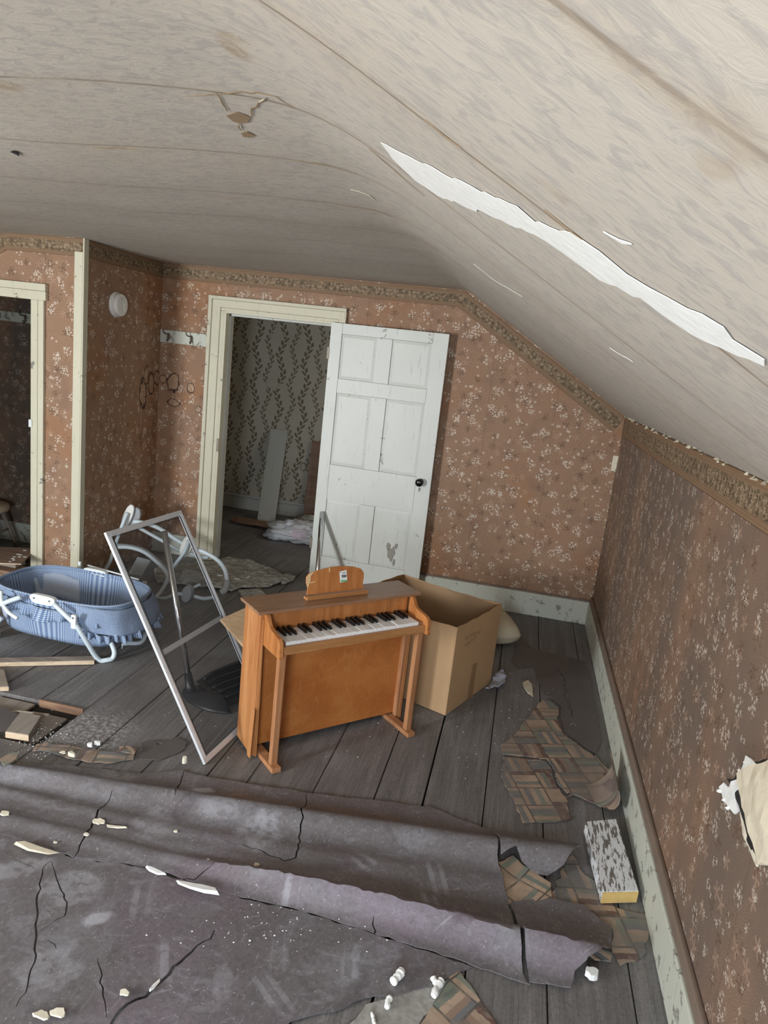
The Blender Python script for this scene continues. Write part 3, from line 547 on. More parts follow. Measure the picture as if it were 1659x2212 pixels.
for z0, z1 in ((zs[1], zs[2]), (zs[3], zs[4]), (zs[5], zs[6])):
    dpart('mullion', (xb, .0006, z0+.0008), (xc_, DT, z1-.0008))
    for x0, x1 in ((xa, xb), (xc_, xd)):
        m = MB(); a0 = [dfr(Vector(p)) for p in ((x0+.001, .010, z0+.001), (x1-.001, .010, z0+.001), (x1-.001, .010, z1-.001), (x0+.001, .010, z1-.001))]; e = .022
        a1 = [dfr(Vector(p)) for p in ((x0+e, .0045, z0+e), (x1-e, .0045, z0+e), (x1-e, .0045, z1-e), (x0+e, .0045, z1-e))]
        bk = [dfr(Vector((p[0], .028, p[1]))) for p in ((x0+.001, z0+.001), (x1-.001, z0+.001), (x1-.001, z1-.001), (x0+.001, z1-.001))]
        m.add(a0+a1+bk, [(0, 1, 5, 4), (1, 2, 6, 5), (2, 3, 7, 6), (3, 0, 4, 7), (4, 5, 6, 7), (0, 8, 9, 1), (1, 9, 10, 2), (2, 10, 11, 3), (3, 11, 8, 0), (8, 11, 10, 9)]); m.build('panel', 'door_paint', dr)
kx, kz = dloc(908, 1041)
m = MB(); m.lathe([(.024, 0), (.024, .004), (.010, .008), (.009, .024), (.02, .03), (.027, .04), (.0285, .048), (.025, .057), (.014, .062), (.002, .063)], 20, lambda v: dfr(Vector((kx+v.x, -v.z, kz+v.y)))); o = m.build('knob', 'knob_black', dr, True); o['label'] = 'round glossy black door knob'
m = MB(); m.lathe([(.013, 0), (.013, .003)], 14, lambda v: dfr(Vector((kx+v.x*.8, -v.z, kz-.055+v.y*1.5)))); kp = m.build('keyhole_plate', 'white_board', dr)
m = MB(); m.box((kx-.002, -.0042, kz-.065), (kx+.002, -.003, kz-.05), dfr); m.lathe([(.004, 0), (.004, .0012)], 10, lambda v: dfr(Vector((kx+v.x, -.003-v.z, kz-.048+v.y)))); m.build('keyhole', 'knob_black', kp)
for px, py, s in ((815, 1175, .03), (845, 1195, .055), (838, 1180, .03), (855, 1180, .025), (850, 1215, .025)):
    x_, z_ = dloc(px, py); poly = [(x_+s*.55*cos(a*pi/6)*random.uniform(.5, 1.1), z_+s*cos(0)*sin(a*pi/6)*random.uniform(.6, 1.3)) for a in range(12)]
    if px != 815: m = MB(); m.prism([dfr(Vector((a, -.0012 if (a > xa and z < 1) else -.001, z))) for a, z in poly], [dfr(Vector((a, .006, z))) for a, z in poly]); m.build('bare_patch', 'chip_grey' if 'chip_grey' in MATS else plain('chip_grey', (.33, .315, .27), .8, 0, .15, 30), dr)
for z in (.25, 1.65): dpart('hinge', (-.012, -.004, z), (.004, .036, z+.08), 'hook_metal', 0)
# ------------------------------------------------------------------ the next room
m = MB(); m.box((-3.3, 6.8, 0), (-.2, 6.9, 2.3)); wb = struct(m.build('wall_next_room', 'paper_vine'), 'pale leafy vine wallpaper in the next room')
m = MB(); m.box((-3.3, YB+.12, 0), (-3.2, 6.8, 2.3)); m.box((-.3, YB+.12, 0), (-.2, 6.8, 2.3)); struct(m.build('wall_next_room_side', 'paper_vine'), 'side walls of the next room')
m = MB(); m.box((-3.3, YB, 2.24), (-.2, 6.9, 2.3)); struct(m.build('ceiling_next_room', 'ceiling_paper'), 'ceiling of the next room')
m = MB(); m.box((-3.2, 6.785, 0), (-.3, 6.8, .13)); struct(m.build('baseboard_next_room', 'white_board', bev=.003), 'dim baseboard in the next room')
m = MB(); m.box((-3.2, 6.77, .13), (-.3, 6.8, .155)); struct(m.build('trim_8', 'white_board', bev=.004), 'moulding on the next room baseboard')
# ------------------------------------------------------------------ linoleum
def pr(px, py, rx, ry, rot, st, tr=0, z=.03):
    p = fl(px, py, z); return (p.x, p.y, rx, ry, rot, st, tr)
lino_mat('lino', [pr(790, 1860, .055, .085, 1.1, .55, 150), pr(945, 1890, .055, .09, .35, .6, 160), pr(925, 1945, .06, .05, .5, .5, 190), pr(440, 1700, .05, .03, .4, .9, 0), pr(560, 1790, .09, .1, .2, .55, 0), pr(470, 1745, .1, .05, .2, .35, 0), pr(250, 1672, .09, .05, .1, .5, 0), pr(330, 1770, .08, .09, .5, .4, 0), pr(620, 1935, .05, .05, .1, .6, 130)], .3, .5, True)
lino_mat('lino_front', [pr(205, 1990, .05, .03, .9, .9, 0, 0), pr(150, 1920, .12, .09, .4, .5, 0, 0), pr(350, 2080, .04, .085, .5, .5, 120, 0), pr(760, 2085, .04, .08, .2, .5, 150, 0), pr(590, 2150, .045, .09, .9, .5, 170, 0), pr(480, 2130, .03, .07, .3, .3, 0, 0), pr(600, 2070, .035, .085, .3, .4, 120, 0), pr(300, 1950, .05, .09, .4, .4, 140, 0), pr(40, 1880, .12, .05, .6, .5, 0, 0), pr(100, 2100, .1, .1, .6, .35, 0, 0)], .4, .75)
plain('lino_dark', (.115, .1, .094), .55, 0, .2, 7); parquet('parquet_a', .35, .5); parquet('parquet_b', 1.0, .2, .10, .05); parquet('parquet_c', .25, .6, .12, .03)
E0, E1 = fl(0, 1642, .05), fl(1255, 1836, .05); N0, N1 = fl(0, 1785, .01), fl(1290, 2130, .01)
def ldist(p, a, b):
    d = (b-a).xy.normalized(); q = Vector(p)-a.xy; return q.x*-d.y+q.y*d.x
def smst(a, b, x): x = max(0, min(1, (x-a)/(b-a))); return x*x*(3-2*x)
def st_of(x, y):
    d1, d2 = -ldist((x, y), E0, E1), ldist((x, y), N0, N1); s = d1/max(1e-4, d1+d2); t = (x-E0.x)/(E1.x-E0.x); return s, t
def zl(x, y):
    s, t = st_of(x, y)
    h = .010 + (.038+.012*t)*exp(-((s-.05)/.13)**2) + .013*exp(-((s-.42-.06*sin(t*5))/.09)**2)*(1-.6*t) + .012*exp(-((s-.66)/.07)**2)*(.3+.7*t)
    h += (.015+.052*smst(.35, .62, t))*exp(-((s-.86)/.085)**2)
    return h + .004*nz(x, y, 3.5, 2) + .0015*nz(x, y, 11, 5)
def fpoly(px, z, step=.03, amp=.004, seed=1): return jag([fl(a, b, z) if len(z_) == 0 else fl(a, b, z_[0]) for a, b, *z_ in px], step, amp, seed)
def crack(px, w, z=.02, seed=1, amp=.006): return sliver(jag([fl(a, b, z) for a, b in px], .02, amp, seed, False), w)
def lino(name, px, zf, mat, label, seed, z=.03, holes=(), th=.0035, step=.025, amp=.004, res=.02, group=None, warp=None):
    mb = sheet(fpoly(px, z, step, amp, seed), zf, res, th, holes, warp); o = mb.build(name, mat, smooth=True); o.modifiers.new('edge', 'EDGE_SPLIT').split_angle = radians(50); return tag(o, label, 'linoleum', group)
FZ = .055; RZ = .012
cA = [(392, 1645, FZ), (402, 1655, .05), (385, 1690, .03), (372, 1715, .02)]            # left crack at the far edge
crk = [crack([(660, 1692), (664, 1720), (655, 1745), (650, 1790), (640, 1842), (615, 1848), (560, 1825), (450, 1800)], .006, .03, 3), crack([(398, 1655), (384, 1690), (378, 1725)], .006, .03, 5), crack([(242, 1710), (210, 1755), (180, 1810), (155, 1850)], .007, .025, 6), crack([(212, 1765), (250, 1775), (275, 1780)], .005, .025, 7), crack([(810, 1960), (812, 2005)], .005, .06, 8), crack([(20, 1702), (45, 1705)], .005, .02, 9), crack([(330, 1885), (420, 1895), (465, 1875)], .005, .02, 10)]
lino('linoleum_sheet', [(-60, 1636, FZ), (0, 1640, FZ), (45, 1632, FZ), (120, 1628, FZ), (230, 1640, FZ), (300, 1648, FZ), (396, 1641, FZ), (404, 1646, FZ), (520, 1668, FZ), (650, 1688, FZ), (672, 1692, FZ), (800, 1705, FZ), (921, 1720, FZ), (926, 1716, FZ), (1000, 1748, FZ), (1062, 1771, FZ),
    (1070, 1800, .04), (1073, 1855, .02), (1088, 1890, .02), (1098, 1945, .02), (1112, 2000, .02), (1130, 2055, .05), (1143, 2090, .06), (1144, 2124, RZ), (1100, 2110, RZ), (1000, 2073, RZ), (880, 2037, RZ), (760, 2000, RZ), (640, 1962, RZ), (560, 1944, RZ), (470, 1922, RZ), (330, 1872, RZ), (285, 1865, RZ), (160, 1852, RZ), (100, 1825, RZ), (0, 1800, RZ), (-60, 1790, RZ)],
    zl, 'lino', 'wide rippled grey linoleum strip with raised purple ridge across the middle of the floor', 11, holes=crk)
lino('linoleum_flap', [(1067, 1772, .06), (1127, 1779, .06), (1212, 1804, .06), (1250, 1826, .055), (1254, 1834, .05), (1233, 1854, .04), (1216, 1874, .035), (1182, 1891, .025), (1161, 1886, .025), (1127, 1866, .025), (1112, 1845, .025), (1080, 1857, .02), (1076, 1820, .035)],
    lambda x, y: zl(x, y)+.006+.012*smst(.2, .45, x), 'lino', 'grey linoleum flap curling up beside the white-painted wood block', 12, amp=.003)
lino('linoleum_piece', [(1104, 1946, .015), (1190, 1940, .015), (1260, 1958, .01), (1320, 2005, .01), (1321, 2048, .02), (1290, 2080, .03), (1268, 2078, .04), (1262, 2098, RZ), (1240, 2106, RZ), (1232, 2134, RZ), (1150, 2122, RZ), (1150, 2090, .06), (1138, 2052, .05), (1120, 2002, .02)],
    lambda x, y: zl(x, y)+.004, 'lino', 'ridged grey linoleum end piece split off near the right wall', 13, amp=.003, holes=[crack([(1132, 2010), (1180, 2020), (1240, 2040), (1265, 2052)], .008, .02, 4)])
lino('printed_scrap', [(1077, 1857), (1110, 1841), (1130, 1862), (1160, 1885), (1190, 1907), (1192, 1935), (1165, 1942), (1098, 1943), (1084, 1900)], lambda x, y: .012+.008*sin(x*25)+.05*max(0, y-2.23), 'parquet_b', 'torn linoleum corner showing bright block-pattern print beneath the curled flap', 14, z=.02, amp=.004, res=.02)
lino('printed_scrap', [(1150, 1955), (1195, 1925), (1226, 1855), (1236, 1846), (1262, 1888), (1290, 1905), (1330, 1960), (1395, 1975), (1400, 2030), (1385, 2070), (1340, 2085), (1320, 2050), (1322, 2005), (1262, 1958)], lambda x, y: .003+.002*nz(x, y, 9), 'parquet_c', 'dirty block-patterned linoleum scrap under the white-painted wood block', 15, z=.003, amp=.007, res=.03)
lino('printed_scrap', [(1245, 2035), (1290, 2045), (1322, 2058), (1320, 2076), (1285, 2072)], lambda x, y: .018+.002*nz(x, y, 9), 'parquet_b', 'reddish striped sliver of linoleum print at the right end of the sheets', 16, z=.018, amp=.003, res=.03)
# front sheet
crkf = [crack([(464, 2010), (455, 2030), (425, 2045), (400, 2070), (375, 2090), (350, 2120), (315, 2155), (275, 2170), (240, 2215), (200, 2300)], .011, .006, 13), crack([(110, 1860), (92, 1880), (85, 1910), (80, 1960), (78, 2010), (76, 2040), (75, 2080), (60, 2130), (35, 2175)], .006, .006, 14), crack([(78, 2035), (105, 2033), (122, 2052)], .004, .006, 15), crack([(112, 1862), (125, 1905), (145, 1950), (140, 1980), (88, 2012)], .005, .006, 16), crack([(210, 2070), (222, 2150), (230, 2200)], .004, .006, 17), crack([(40, 1860), (88, 1882)], .003, .006, 18)]
lino('linoleum_sheet', [(-200, 1770), (-60, 1785), (0, 1800), (100, 1828), (160, 1856), (300, 1874), (470, 1928), (560, 1950), (640, 1968), (760, 2006), (880, 2043), (1000, 2080), (1020, 2088), (985, 2100), (965, 2112), (930, 2130), (870, 2146), (790, 2156), (740, 2180), (650, 2200), (590, 2225), (520, 2330), (-900, 2330)],
    lambda x, y: .006+.005*(nz(x, y, 2.2, 4)+.5)+.002*nz(x, y, 8, 1), 'lino_front', 'large scuffed purple-grey linoleum sheet covering the near left floor', 17, z=.006, holes=crkf, amp=.005)
lino('printed_scrap', [(993, 2097), (1028, 2146), (1075, 2215), (1110, 2260), (880, 2260), (905, 2215), (950, 2150), (968, 2112)], lambda x, y: .004+.003*nz(x, y, 9), 'parquet_b', 'green and tan striped linoleum scrap at the bottom edge of the view', 18, z=.004, amp=.004, res=.03)
lino('linoleum_backing', [(870, 2146), (930, 2130), (966, 2118), (948, 2152), (905, 2212), (880, 2260), (700, 2260), (750, 2215), (790, 2170)], lambda x, y: .0022, 'backing', 'dusty pale patch of worn backing beside the striped scrap', 19, z=.002, amp=.006, th=.0015)
# patterned scraps by the right wall
lino('printed_scrap', [(1172, 1512), (1190, 1516), (1206, 1530), (1204, 1556), (1215, 1585), (1250, 1612), (1282, 1632), (1340, 1688), (1330, 1700), (1270, 1700), (1225, 1715), (1205, 1695), (1192, 1655), (1180, 1640), (1085, 1630), (1082, 1610), (1110, 1590), (1150, 1540)], lambda x, y: .0075+.001*nz(x, y, 8), 'parquet_a', 'large dusty block-patterned linoleum scrap lying behind the white-painted wood block', 20, z=.004, amp=.006, res=.035)
lino('printed_scrap', [(1085, 1634), (1180, 1644), (1190, 1658), (1202, 1697), (1222, 1722), (1235, 1768), (1185, 1775), (1130, 1778), (1115, 1740), (1090, 1690), (1082, 1675)], lambda x, y: .0062+.001*nz(x, y, 8, 4), 'parquet_a', 'block-patterned linoleum square with a cracked lower edge, left of the curled scrap', 21, z=.006, amp=.006, res=.035)
def curl(p):
    d = p.x-.50
    if d > 0:
        a = min(d/.085, 2.2); p = Vector((.50+.085*sin(a), p.y, p.z+.085*(1-cos(a))))
    return p
lino('curled_scrap', [(1222, 1722), (1240, 1716), (1285, 1735), (1330, 1768), (1400, 1790), (1420, 1740), (1400, 1690), (1345, 1685), (1300, 1690), (1255, 1695)], lambda x, y: .010, 'parquet_c', 'block-patterned linoleum scrap rolled up against the right baseboard', 22, z=.01, amp=.004, res=.02, warp=curl)
# dark old sheet along the right wall at the back
lino('old_linoleum', [(1095, 1345), (1150, 1400), (1268, 1430), (1282, 1500), (1300, 1600), (1285, 1628), (1250, 1605), (1220, 1580), (1210, 1550), (1212, 1528), (1200, 1510), (1175, 1500), (1150, 1440), (1120, 1445), (1105, 1430), (1110, 1400)], lambda x, y: .0025+.0005*nz(x, y, 5), 'lino_dark', 'flat brown-black linoleum remnant along the back of the right wall', 23, z=.002, amp=.007, step=.05, th=.002, res=.06, holes=[crack([(1205, 1445), (1222, 1470), (1225, 1510), (1240, 1550)], .02, .002, 3, .01)])
# torn remnants at the left in front of the sheet
def zrem(x, y): return .006+.003*nz(x, y, 12, 3)
lino('linoleum_remnant', [(305, 1605), (335, 1598), (365, 1600), (382, 1592), (395, 1600), (405, 1604), (398, 1618), (378, 1630), (345, 1642), (300, 1640), (308, 1620)], zrem, 'lino_dark', 'small dark linoleum remnant with a hole beside the window screen', 24, z=.004, amp=.003, res=.02, holes=[[tuple(fl(344+7*cos(a*pi/5), 1608+3.2*sin(a*pi/5), .004).xy) for a in range(10)]])
lino('printed_remnant', [(78, 1608), (100, 1604), (130, 1610), (180, 1618), (232, 1625), (285, 1618), (296, 1622), (288, 1640), (230, 1650), (160, 1640), (110, 1625), (70, 1622)], lambda x, y: .012+.004*nz(x, y, 15, 3), 'parquet_c', 'ragged strip of patterned linoleum showing along the far edge of the wide sheet', 25, z=.01, amp=.007, res=.02)
lino('printed_remnant', [(258, 1614), (275, 1612), (297, 1618), (290, 1628), (262, 1624)], lambda x, y: .022, 'parquet_b', 'little tan linoleum chip resting on the ragged patterned strip', 26, z=.02, amp=.003, res=.02)
lino('linoleum_remnant', [(0, 1640), (25, 1626), (40, 1625), (35, 1640), (10, 1655)], lambda x, y: .062+.002*nz(x, y, 15, 3), 'parquet_c', 'pale torn linoleum bit at the far left on the wide sheet', 27, z=.06, amp=.003, res=.02)
# ------------------------------------------------------------------ toy piano
PO = Vector((-.924, 2.543, 0))
def pf(v): return PO+Vector((PU[0]*v[0]+PV[0]*v[1], PU[1]*v[0]+PV[1]*v[1], v[2]))
pn = thing('toy_piano', 'small orange-brown wooden toy upright piano with black and white keys', 'toy piano', PO+Vector((.2, .3, 0)))
PW = .792
def pb(name, a, b, mat, parent=pn, bev=.002): m = MB(); m.box(a, b, pf); return m.build(name, mat, parent, bev=bev)
pb('top_board', (-.014, -.172, .643), (PW+.014, .014, .656), 'piano_top')
def sidep(u0, u1, bot):
    pl = [(-.152, .018), (-.004, .006), (-.002, .643), (-.158, .643)]; m = MB(); m.prism([pf((u0, v, z)) for v, z in pl], [pf((u1, v, z)) for v, z in pl]); return m.build('side_panel', 'piano_side', pn, bev=.0015)
spl = sidep(.004, .020, 0); sidep(PW-.020, PW-.004, 0)
for k in range(6):                                         # plies splaying open at the bottom of the left side
    u1 = .0035-.0016*k; v0 = -.036+.006*k; h = .16+.1*random.random(); z0 = .004+.006*random.random(); d = .002+.0012*k
    m = MB(); a = [(u1-d*.6, v0, z0), (u1-d*.6-.002, v0+.034, z0+.004), (u1-.0005, v0+.032, h), (u1-.0005, v0+.006, h*.9)]; m.prism([pf(p) for p in a], [pf((p[0]+.0018, p[1], p[2])) for p in a]); m.build('split_ply', 'piano_side', spl)
for k in range(3):
    v0 = -.012+.006*k; m = MB(); a = [(.012, v0, .62), (.012, v0+.003, .62), (.006+.004*k, v0+.014, .3), (.002+.006*k, v0+.022, .012), (.002+.006*k, v0+.017, .008), (.006+.004*k, v0+.010, .3)]; m.prism([pf(p) for p in a], [pf((p[0]+.006, p[1], p[2])) for p in a]); m.build('split_ply', 'piano_side', spl)
pb('front_panel', (.020, -.040, .03), (PW-.020, -.033, .53), 'piano_panel'); pb('stile', (PW-.034, -.034, .022), (PW-.0205, -.006, .53), 'leg_wood'); pb('back_panel', (.020, -.157, .03), (PW-.020, -.150, .643), 'piano_wood')
fb_ = pb('fallboard', (.040, -.020, .545), (PW-.040, -.012, .643), 'piano_wood')
prof = [(-.004, .643), (.014, .642), (.024, .634), (.034, .617), (.05, .602), (.075, .595), (.105, .591), (.132, .585), (.146, .572), (.151, .552), (.150, .53), (.155, .518), (.152, .506), (.02, .506), (-.004, .51)]
for u0, u1 in ((.020, .038), (PW-.038, PW-.020)):
    m = MB(); m.prism([pf((u0, v, z)) for v, z in prof], [pf((u1, v, z)) for v, z in prof]); m.build('cheek', 'piano_wood', pn, bev=.0015)
pb('key_bed', (.039, -.033, .515), (PW-.039, .118, .540), 'leg_wood'); pb('key_slip', (.039, .1185, .512), (PW-.039, .136, .546), 'piano_rail')
for u0, u1 in ((.039, .064), (PW-.064, PW-.039)): pb('key_block', (u0, -.011, .5405), (u1, .116, .556), 'piano_top')
kw = (PW-.130)/28
kmesh = None
for i in range(28):
    m = MB(); u0 = .065+kw*i; dz = random.choice([0, 0, 0, -.001, .0008]); m.box((u0+.0005, -.010, .5405), (u0+kw-.0005, .117, .560+dz), pf); m.build('white_key', 'key_white', pn, bev=.001)
for i in range(27):
    if i % 7 in (0, 1, 2, 4, 5):                          # F G A . C D
        c = .065+kw*(i+1); m = MB(); w_ = .0058; m.prism([pf((c-w_, -.010, .5605)), pf((c+w_, -.010, .5605)), pf((c+w_*.8, -.010, .575)), pf((c-w_*.8, -.010, .575))], [pf((c-w_, .064, .5605)), pf((c+w_, .064, .5605)), pf((c+w_*.7, .056, .573)), pf((c-w_*.7, .056, .573))]); m.build('black_key', 'key_black', pn, bev=.0008)
for c in (.052, PW-.052):
    pb('foot_bar', (c-.02, -.165, 0), (c+.02, .152, .022), 'leg_wood'); pb('leg', (c-.014, .098, .0222), (c+.014, .126, .5115), 'leg_wood')
ms = pb('music_ledge', (.235, -.078, .6565), (.548, -.046, .668), 'piano_rail')
pb('ledge_lip', (.235, -.050, .668), (.548, -.044, .676), 'piano_rail', ms, .001)
lean = lambda z: -.078-(z-.66)*.12
arc = [(.246, .672), (.25, .70), (.242, .725), (.242, .75), (.255, .765), (.30, .776), (.36, .785), (.42, .786), (.48, .778), (.52, .765), (.536, .745), (.536, .72), (.532, .70), (.536, .672)]
m = MB(); m.prism([pf((u, lean(z)+.008, z)) for u, z in arc], [pf((u, lean(z)+.002, z)) for u, z in arc]); sb = m.build('music_desk', 'piano_wood', pn, bev=.001)
for pl in ([(.2425, .75), (.2425, .727), (.250, .702), (.262, .735), (.262, .752), (.278, .772), (.256, .7645)], [(.352, .784), (.357, .784), (.358, .762), (.353, .765)], [(.262, .728), (.285, .730), (.284, .726), (.262, .723)]):
    m = MB(); m.prism([pf((u, lean(z)+.0088, z)) for u, z in pl], [pf((u, lean(z)+.0078, z)) for u, z in pl]); m.build('chipped_edge', 'raw_ply', sb)
def flat(pl, e, name, mat, par): m = MB(); m.prism([pf((u, lean(z)+.0081+e, z)) for u, z in pl], [pf((u, lean(z)+.0075+e, z)) for u, z in pl]); return m.build(name, mat, par)
def rect(u0, z0, u1, z1, sk=-.12): return [(u0, z0+(0)*sk), (u1, z0+(u1-u0)*.12), (u1-.12*(z1-z0), z1+(u1-u0)*.12), (u0-.12*(z1-z0), z1)]
stk = flat(rect(.412, .712, .448, .762), .0006, 'price_sticker', 'label_white', sb)
def stm(rs, name, mat):
    m = MB()
    for r in rs: pl = rect(*r); m.prism([pf((u, lean(z)+.0094, z)) for u, z in pl], [pf((u, lean(z)+.0085, z)) for u, z in pl])
    return m
m = stm([(.4175+.0022*i, .7365, .4175+.0022*i+(.0014 if i % 3 else .0008), .746) for i in range(12)]+[(.42, .7325, .44, .7345), (.42, .755, .44, .7565), (.424, .7505, .436, .752), (.409, .757, .413, .7605)], 'x', 'y'); m.build('barcode', 'ink_black' if 'ink_black' in MATS else plain('ink_black', (.03, .03, .03), .6), stk)
m = stm([(.416, .7145, .4265, .7235), (.428, .7145, .434, .7225), (.4355, .7145, .441, .7225), (.442, .7145, .4465, .7225)], 'x', 'y'); m.build('green_mark', 'label_green', stk)
# faint maker's script on the fallboard
m = MB()
for k in range(2):
    pts = [pf((.645+.004*i+.003*sin(i*2.1+k), -.0117, .622-.014*k+.004*sin(i*1.9+k)-.002*(i % 3))) for i in range(int(15-6*k))]; m.tube(pts, .0006, 4)
m.build('faint_script', 'ink', fb_)
# ------------------------------------------------------------------ cardboard box
BO, BA, BW1, BW2, BH = Vector((-.171, 3.237, 0)), 1.184, .518, .64, .468
BU, BV = Vector((cos(BA), sin(BA), 0)), Vector((-sin(BA), cos(BA), 0))
def bf(v): return BO+BU*v[0]+BV*v[1]+Vector((0, 0, v[2]))
bx = thing('cardboard_box', 'large open tan cardboard box standing behind the toy piano', 'box', BO+BU*.26+BV*.32)
def boxwall(a, b, inn, dent, name='box_side'):             # outer wall with a slightly uneven rim
    m = MB(); A, B, I = Vector(a), Vector(b), Vector(inn); n = 14; vs = []
    for i in range(n+1):
        p = A.lerp(B, i/n)
        for z in (.001, BH*.35, BH*.7, BH+dent*sin(i/n*pi)+.002*sin(i*1.7)):
            o_ = .006*sin(pi*i/n)*sin(pi*z/BH); vs.append(bf(p-I*o_+Vector((0, 0, z)))); vs.append(bf(p+I*(.006-o_)+Vector((0, 0, z))))
    fs = []
    for i in range(n):
        for k in range(3):
            x = i*8+k*2; fs += [(x, x+8, x+10, x+2), (x+1, x+3, x+11, x+9)]
        x = i*8; fs += [(x, x+1, x+9, x+8), (x+6, x+14, x+15, x+7)]
    fs += [(0, 2, 3, 1), (2, 4, 5, 3), (4, 6, 7, 5), (n*8, n*8+1, n*8+3, n*8+2), (n*8+2, n*8+3, n*8+5, n*8+4), (n*8+4, n*8+5, n*8+7, n*8+6)]
    m.add(vs, fs); return m.build(name, 'cardboard', bx)
w1_ = boxwall((0, 0, 0), (BW1, 0, 0), (0, 1, 0), -.006); boxwall((0, .0065, 0), (0, BW2-.0065, 0), (1, 0, 0), -.008); boxwall((BW1, .0065, 0), (BW1, BW2-.0065, 0), (-1, 0, 0), -.01); boxwall((0, BW2, 0), (BW1, BW2, 0), (0, -1, 0), .004)
m = MB(); m.box((.007, .007, .002), (BW1-.007, BW2-.007, .008), bf); m.build('box_bottom', 'cardboard_in', bx)
# flaps tucked down inside
for a in ((.0075, .03, .01, BW2-.03), (BW1-.01, .03, BW1-.0075, BW2-.03)): m = MB(); m.box((a[0], a[1], .2), (a[2], a[3], BH-.012), bf); m.build('inner_flap', 'cardboard_in', bx)
for a in ((.03, .0075, BW1-.03, .010), (.03, BW2-.010, BW1-.03, BW2-.0075)): m = MB(); m.box((a[0], a[1], .2), (a[2], a[3], BH-.012), bf); m.build('inner_flap', 'cardboard_in', bx)
m = MB(); m.box((.23, -.0075, .002), (.28, -.0065, .2), bf); m.build('packing_tape', 'tape', w1_)
m = MB()
for k, (n, z) in enumerate(((17, .385), (13, .355))):
    m.tube([bf((.09+.011*i+.004*sin(i*2.3+k), -.0078, z+.010*sin(i*1.7+k*2)*(.5+.5*(i % 3))/1)) for i in range(n)], .0009, 4)
m.build('handwriting', 'ink', w1_)
# ------------------------------------------------------------------ window screen
SA = Vector((-1.07, 2.419, .004)); da = -.02045; b0 = Vector((.08496, .99638, 0)); n0 = Vector((-b0.y, b0.x, 0)); SB = b0*cos(da)+n0*sin(da); SN = Vector((-SB.y, SB.x, 0)); ph = .5232
SE = SN*sin(ph)+Vector((0, 0, cos(ph))); SD = SB.cross(SE); SL_, SW = 1.0282, .5294
def sf(v): return SA+SB*v[0]+SE*v[1]+SD*v[2]
sc = thing('window_screen', 'silver aluminium framed insect screen leaning over beside the piano', 'window screen', SA)
fwid = .024
for a, b in (((0, 0), (fwid, SL_)), ((SW-fwid, 0), (SW, SL_)), ((fwid, 0), (SW-fwid, fwid)), ((fwid, SL_-fwid), (SW-fwid, SL_))):
    m = MB(); m.box((a[0], a[1], -.006), (b[0], b[1], .006), sf); fo = m.build('frame_bar', 'aluminium', sc, bev=.0015)
    m = MB(); v = (b[0]-a[0]) < (b[1]-a[1])
    for k in (.33, .66):
        if v: x = a[0]+(b[0]-a[0])*k; m.box((x-.0012, a[1]+.02, .0055), (x+.0012, b[1]-.02, .0075), sf); m.box((x-.0012, a[1]+.02, -.0075), (x+.0012, b[1]-.02, -.0055), sf)
        else: y = a[1]+(b[1]-a[1])*k; m.box((a[0], y-.0012, .0055), (b[0], y+.0012, .0075), sf); m.box((a[0], y-.0012, -.0075), (b[0], y+.0012, -.0055), sf)
    m.build('ridge', 'aluminium', fo)
m = MB(); m.add([sf(p) for p in ((fwid-.002, fwid-.002, 0), (SW-fwid+.002, fwid-.002, 0), (SW-fwid+.002, SL_-fwid+.002, 0), (fwid-.002, SL_-fwid+.002, 0))], [(0, 1, 2, 3)]); m.build('insect_mesh', 'insect_mesh', sc)
m = MB(); e = .0042; m.tube([sf(p) for p in ((fwid+e, fwid+e, .004), (SW-fwid-e, fwid+e, .004), (SW-fwid-e, SL_-fwid-e, .004), (fwid+e, SL_-fwid-e, .004))], .0028, 6, closed=True); m.build('rubber_spline', 'black_plastic', sc)
m = MB(); m.box((fwid, .475, -.004), (SW-fwid, .497, .002), sf); m.build('cross_bar', 'grey_plastic', sc)
# ------------------------------------------------------------------ snow shovel behind the screen
s0 = fl(412, 1492, .07); s1 = bw(355, 1147, s0.y+.16)
sh = thing('snow_shovel', 'black ribbed snow shovel with a bare chrome shaft behind the insect screen', 'shovel', (s0.x, s0.y, 0))
m = MB(); ax = (s1-s0).normalized(); m.tube([s0+ax*.03, s1], .0138, 18); m.build('shaft', 'chrome', sh, True)
m = MB(); m.tube([s0-ax*.01, s0+ax*.02, s0+ax*.085], [.026, .022, .019], 18); m.build('socket', 'black_plastic', sh, True)
ra, rb_ = fl(425, 1492, .03), fl(520, 1452, .03); rib = (rb_-ra); rib.z = 0; rib.normalize(); lp = fl(395, 1548, .004); wd = (fl(430, 1556, .004)-fl(425, 1490, .03)); wd.z = 0; wd = (wd-rib*wd.dot(rib)).normalized()
b0_ = fl(428, 1496, .0)
def blade(u, v):
    L = .40*u-.02; W = (-.03+.26*v); edge = .018*sin(pi*v)*(1-u)
    nar = 1-.25*(1-smst(0, .35, u)); W = .10+(W-.10)*nar
    z = .012+.055*(1-v)**2+.03*(1-u)**2*sin(pi*v)+.010*(1 if (v*5.5) % 1 > .5 else 0)*smst(.12, .25, u)*(1 if .06 < v < .92 else 0)
    return b0_+rib*(L-edge)+wd*W+Vector((0, 0, z))
m = MB(); m.grid(blade, 26, 56); m.build('blade', 'black_plastic', sh, solid=.004)
def lip(u, v):
    th = -1.25+2.5*u; q = b0_+wd*.10; R = .05+.085*v; return q-rib*(R*cos(th)*.8+.0)+wd*R*sin(th)*1.3+Vector((0, 0, .058-.052*v**1.4))
m = MB(); m.grid(lip, 22, 9); m.build('shoulder', 'black_plastic', sh, True, solid=.004)
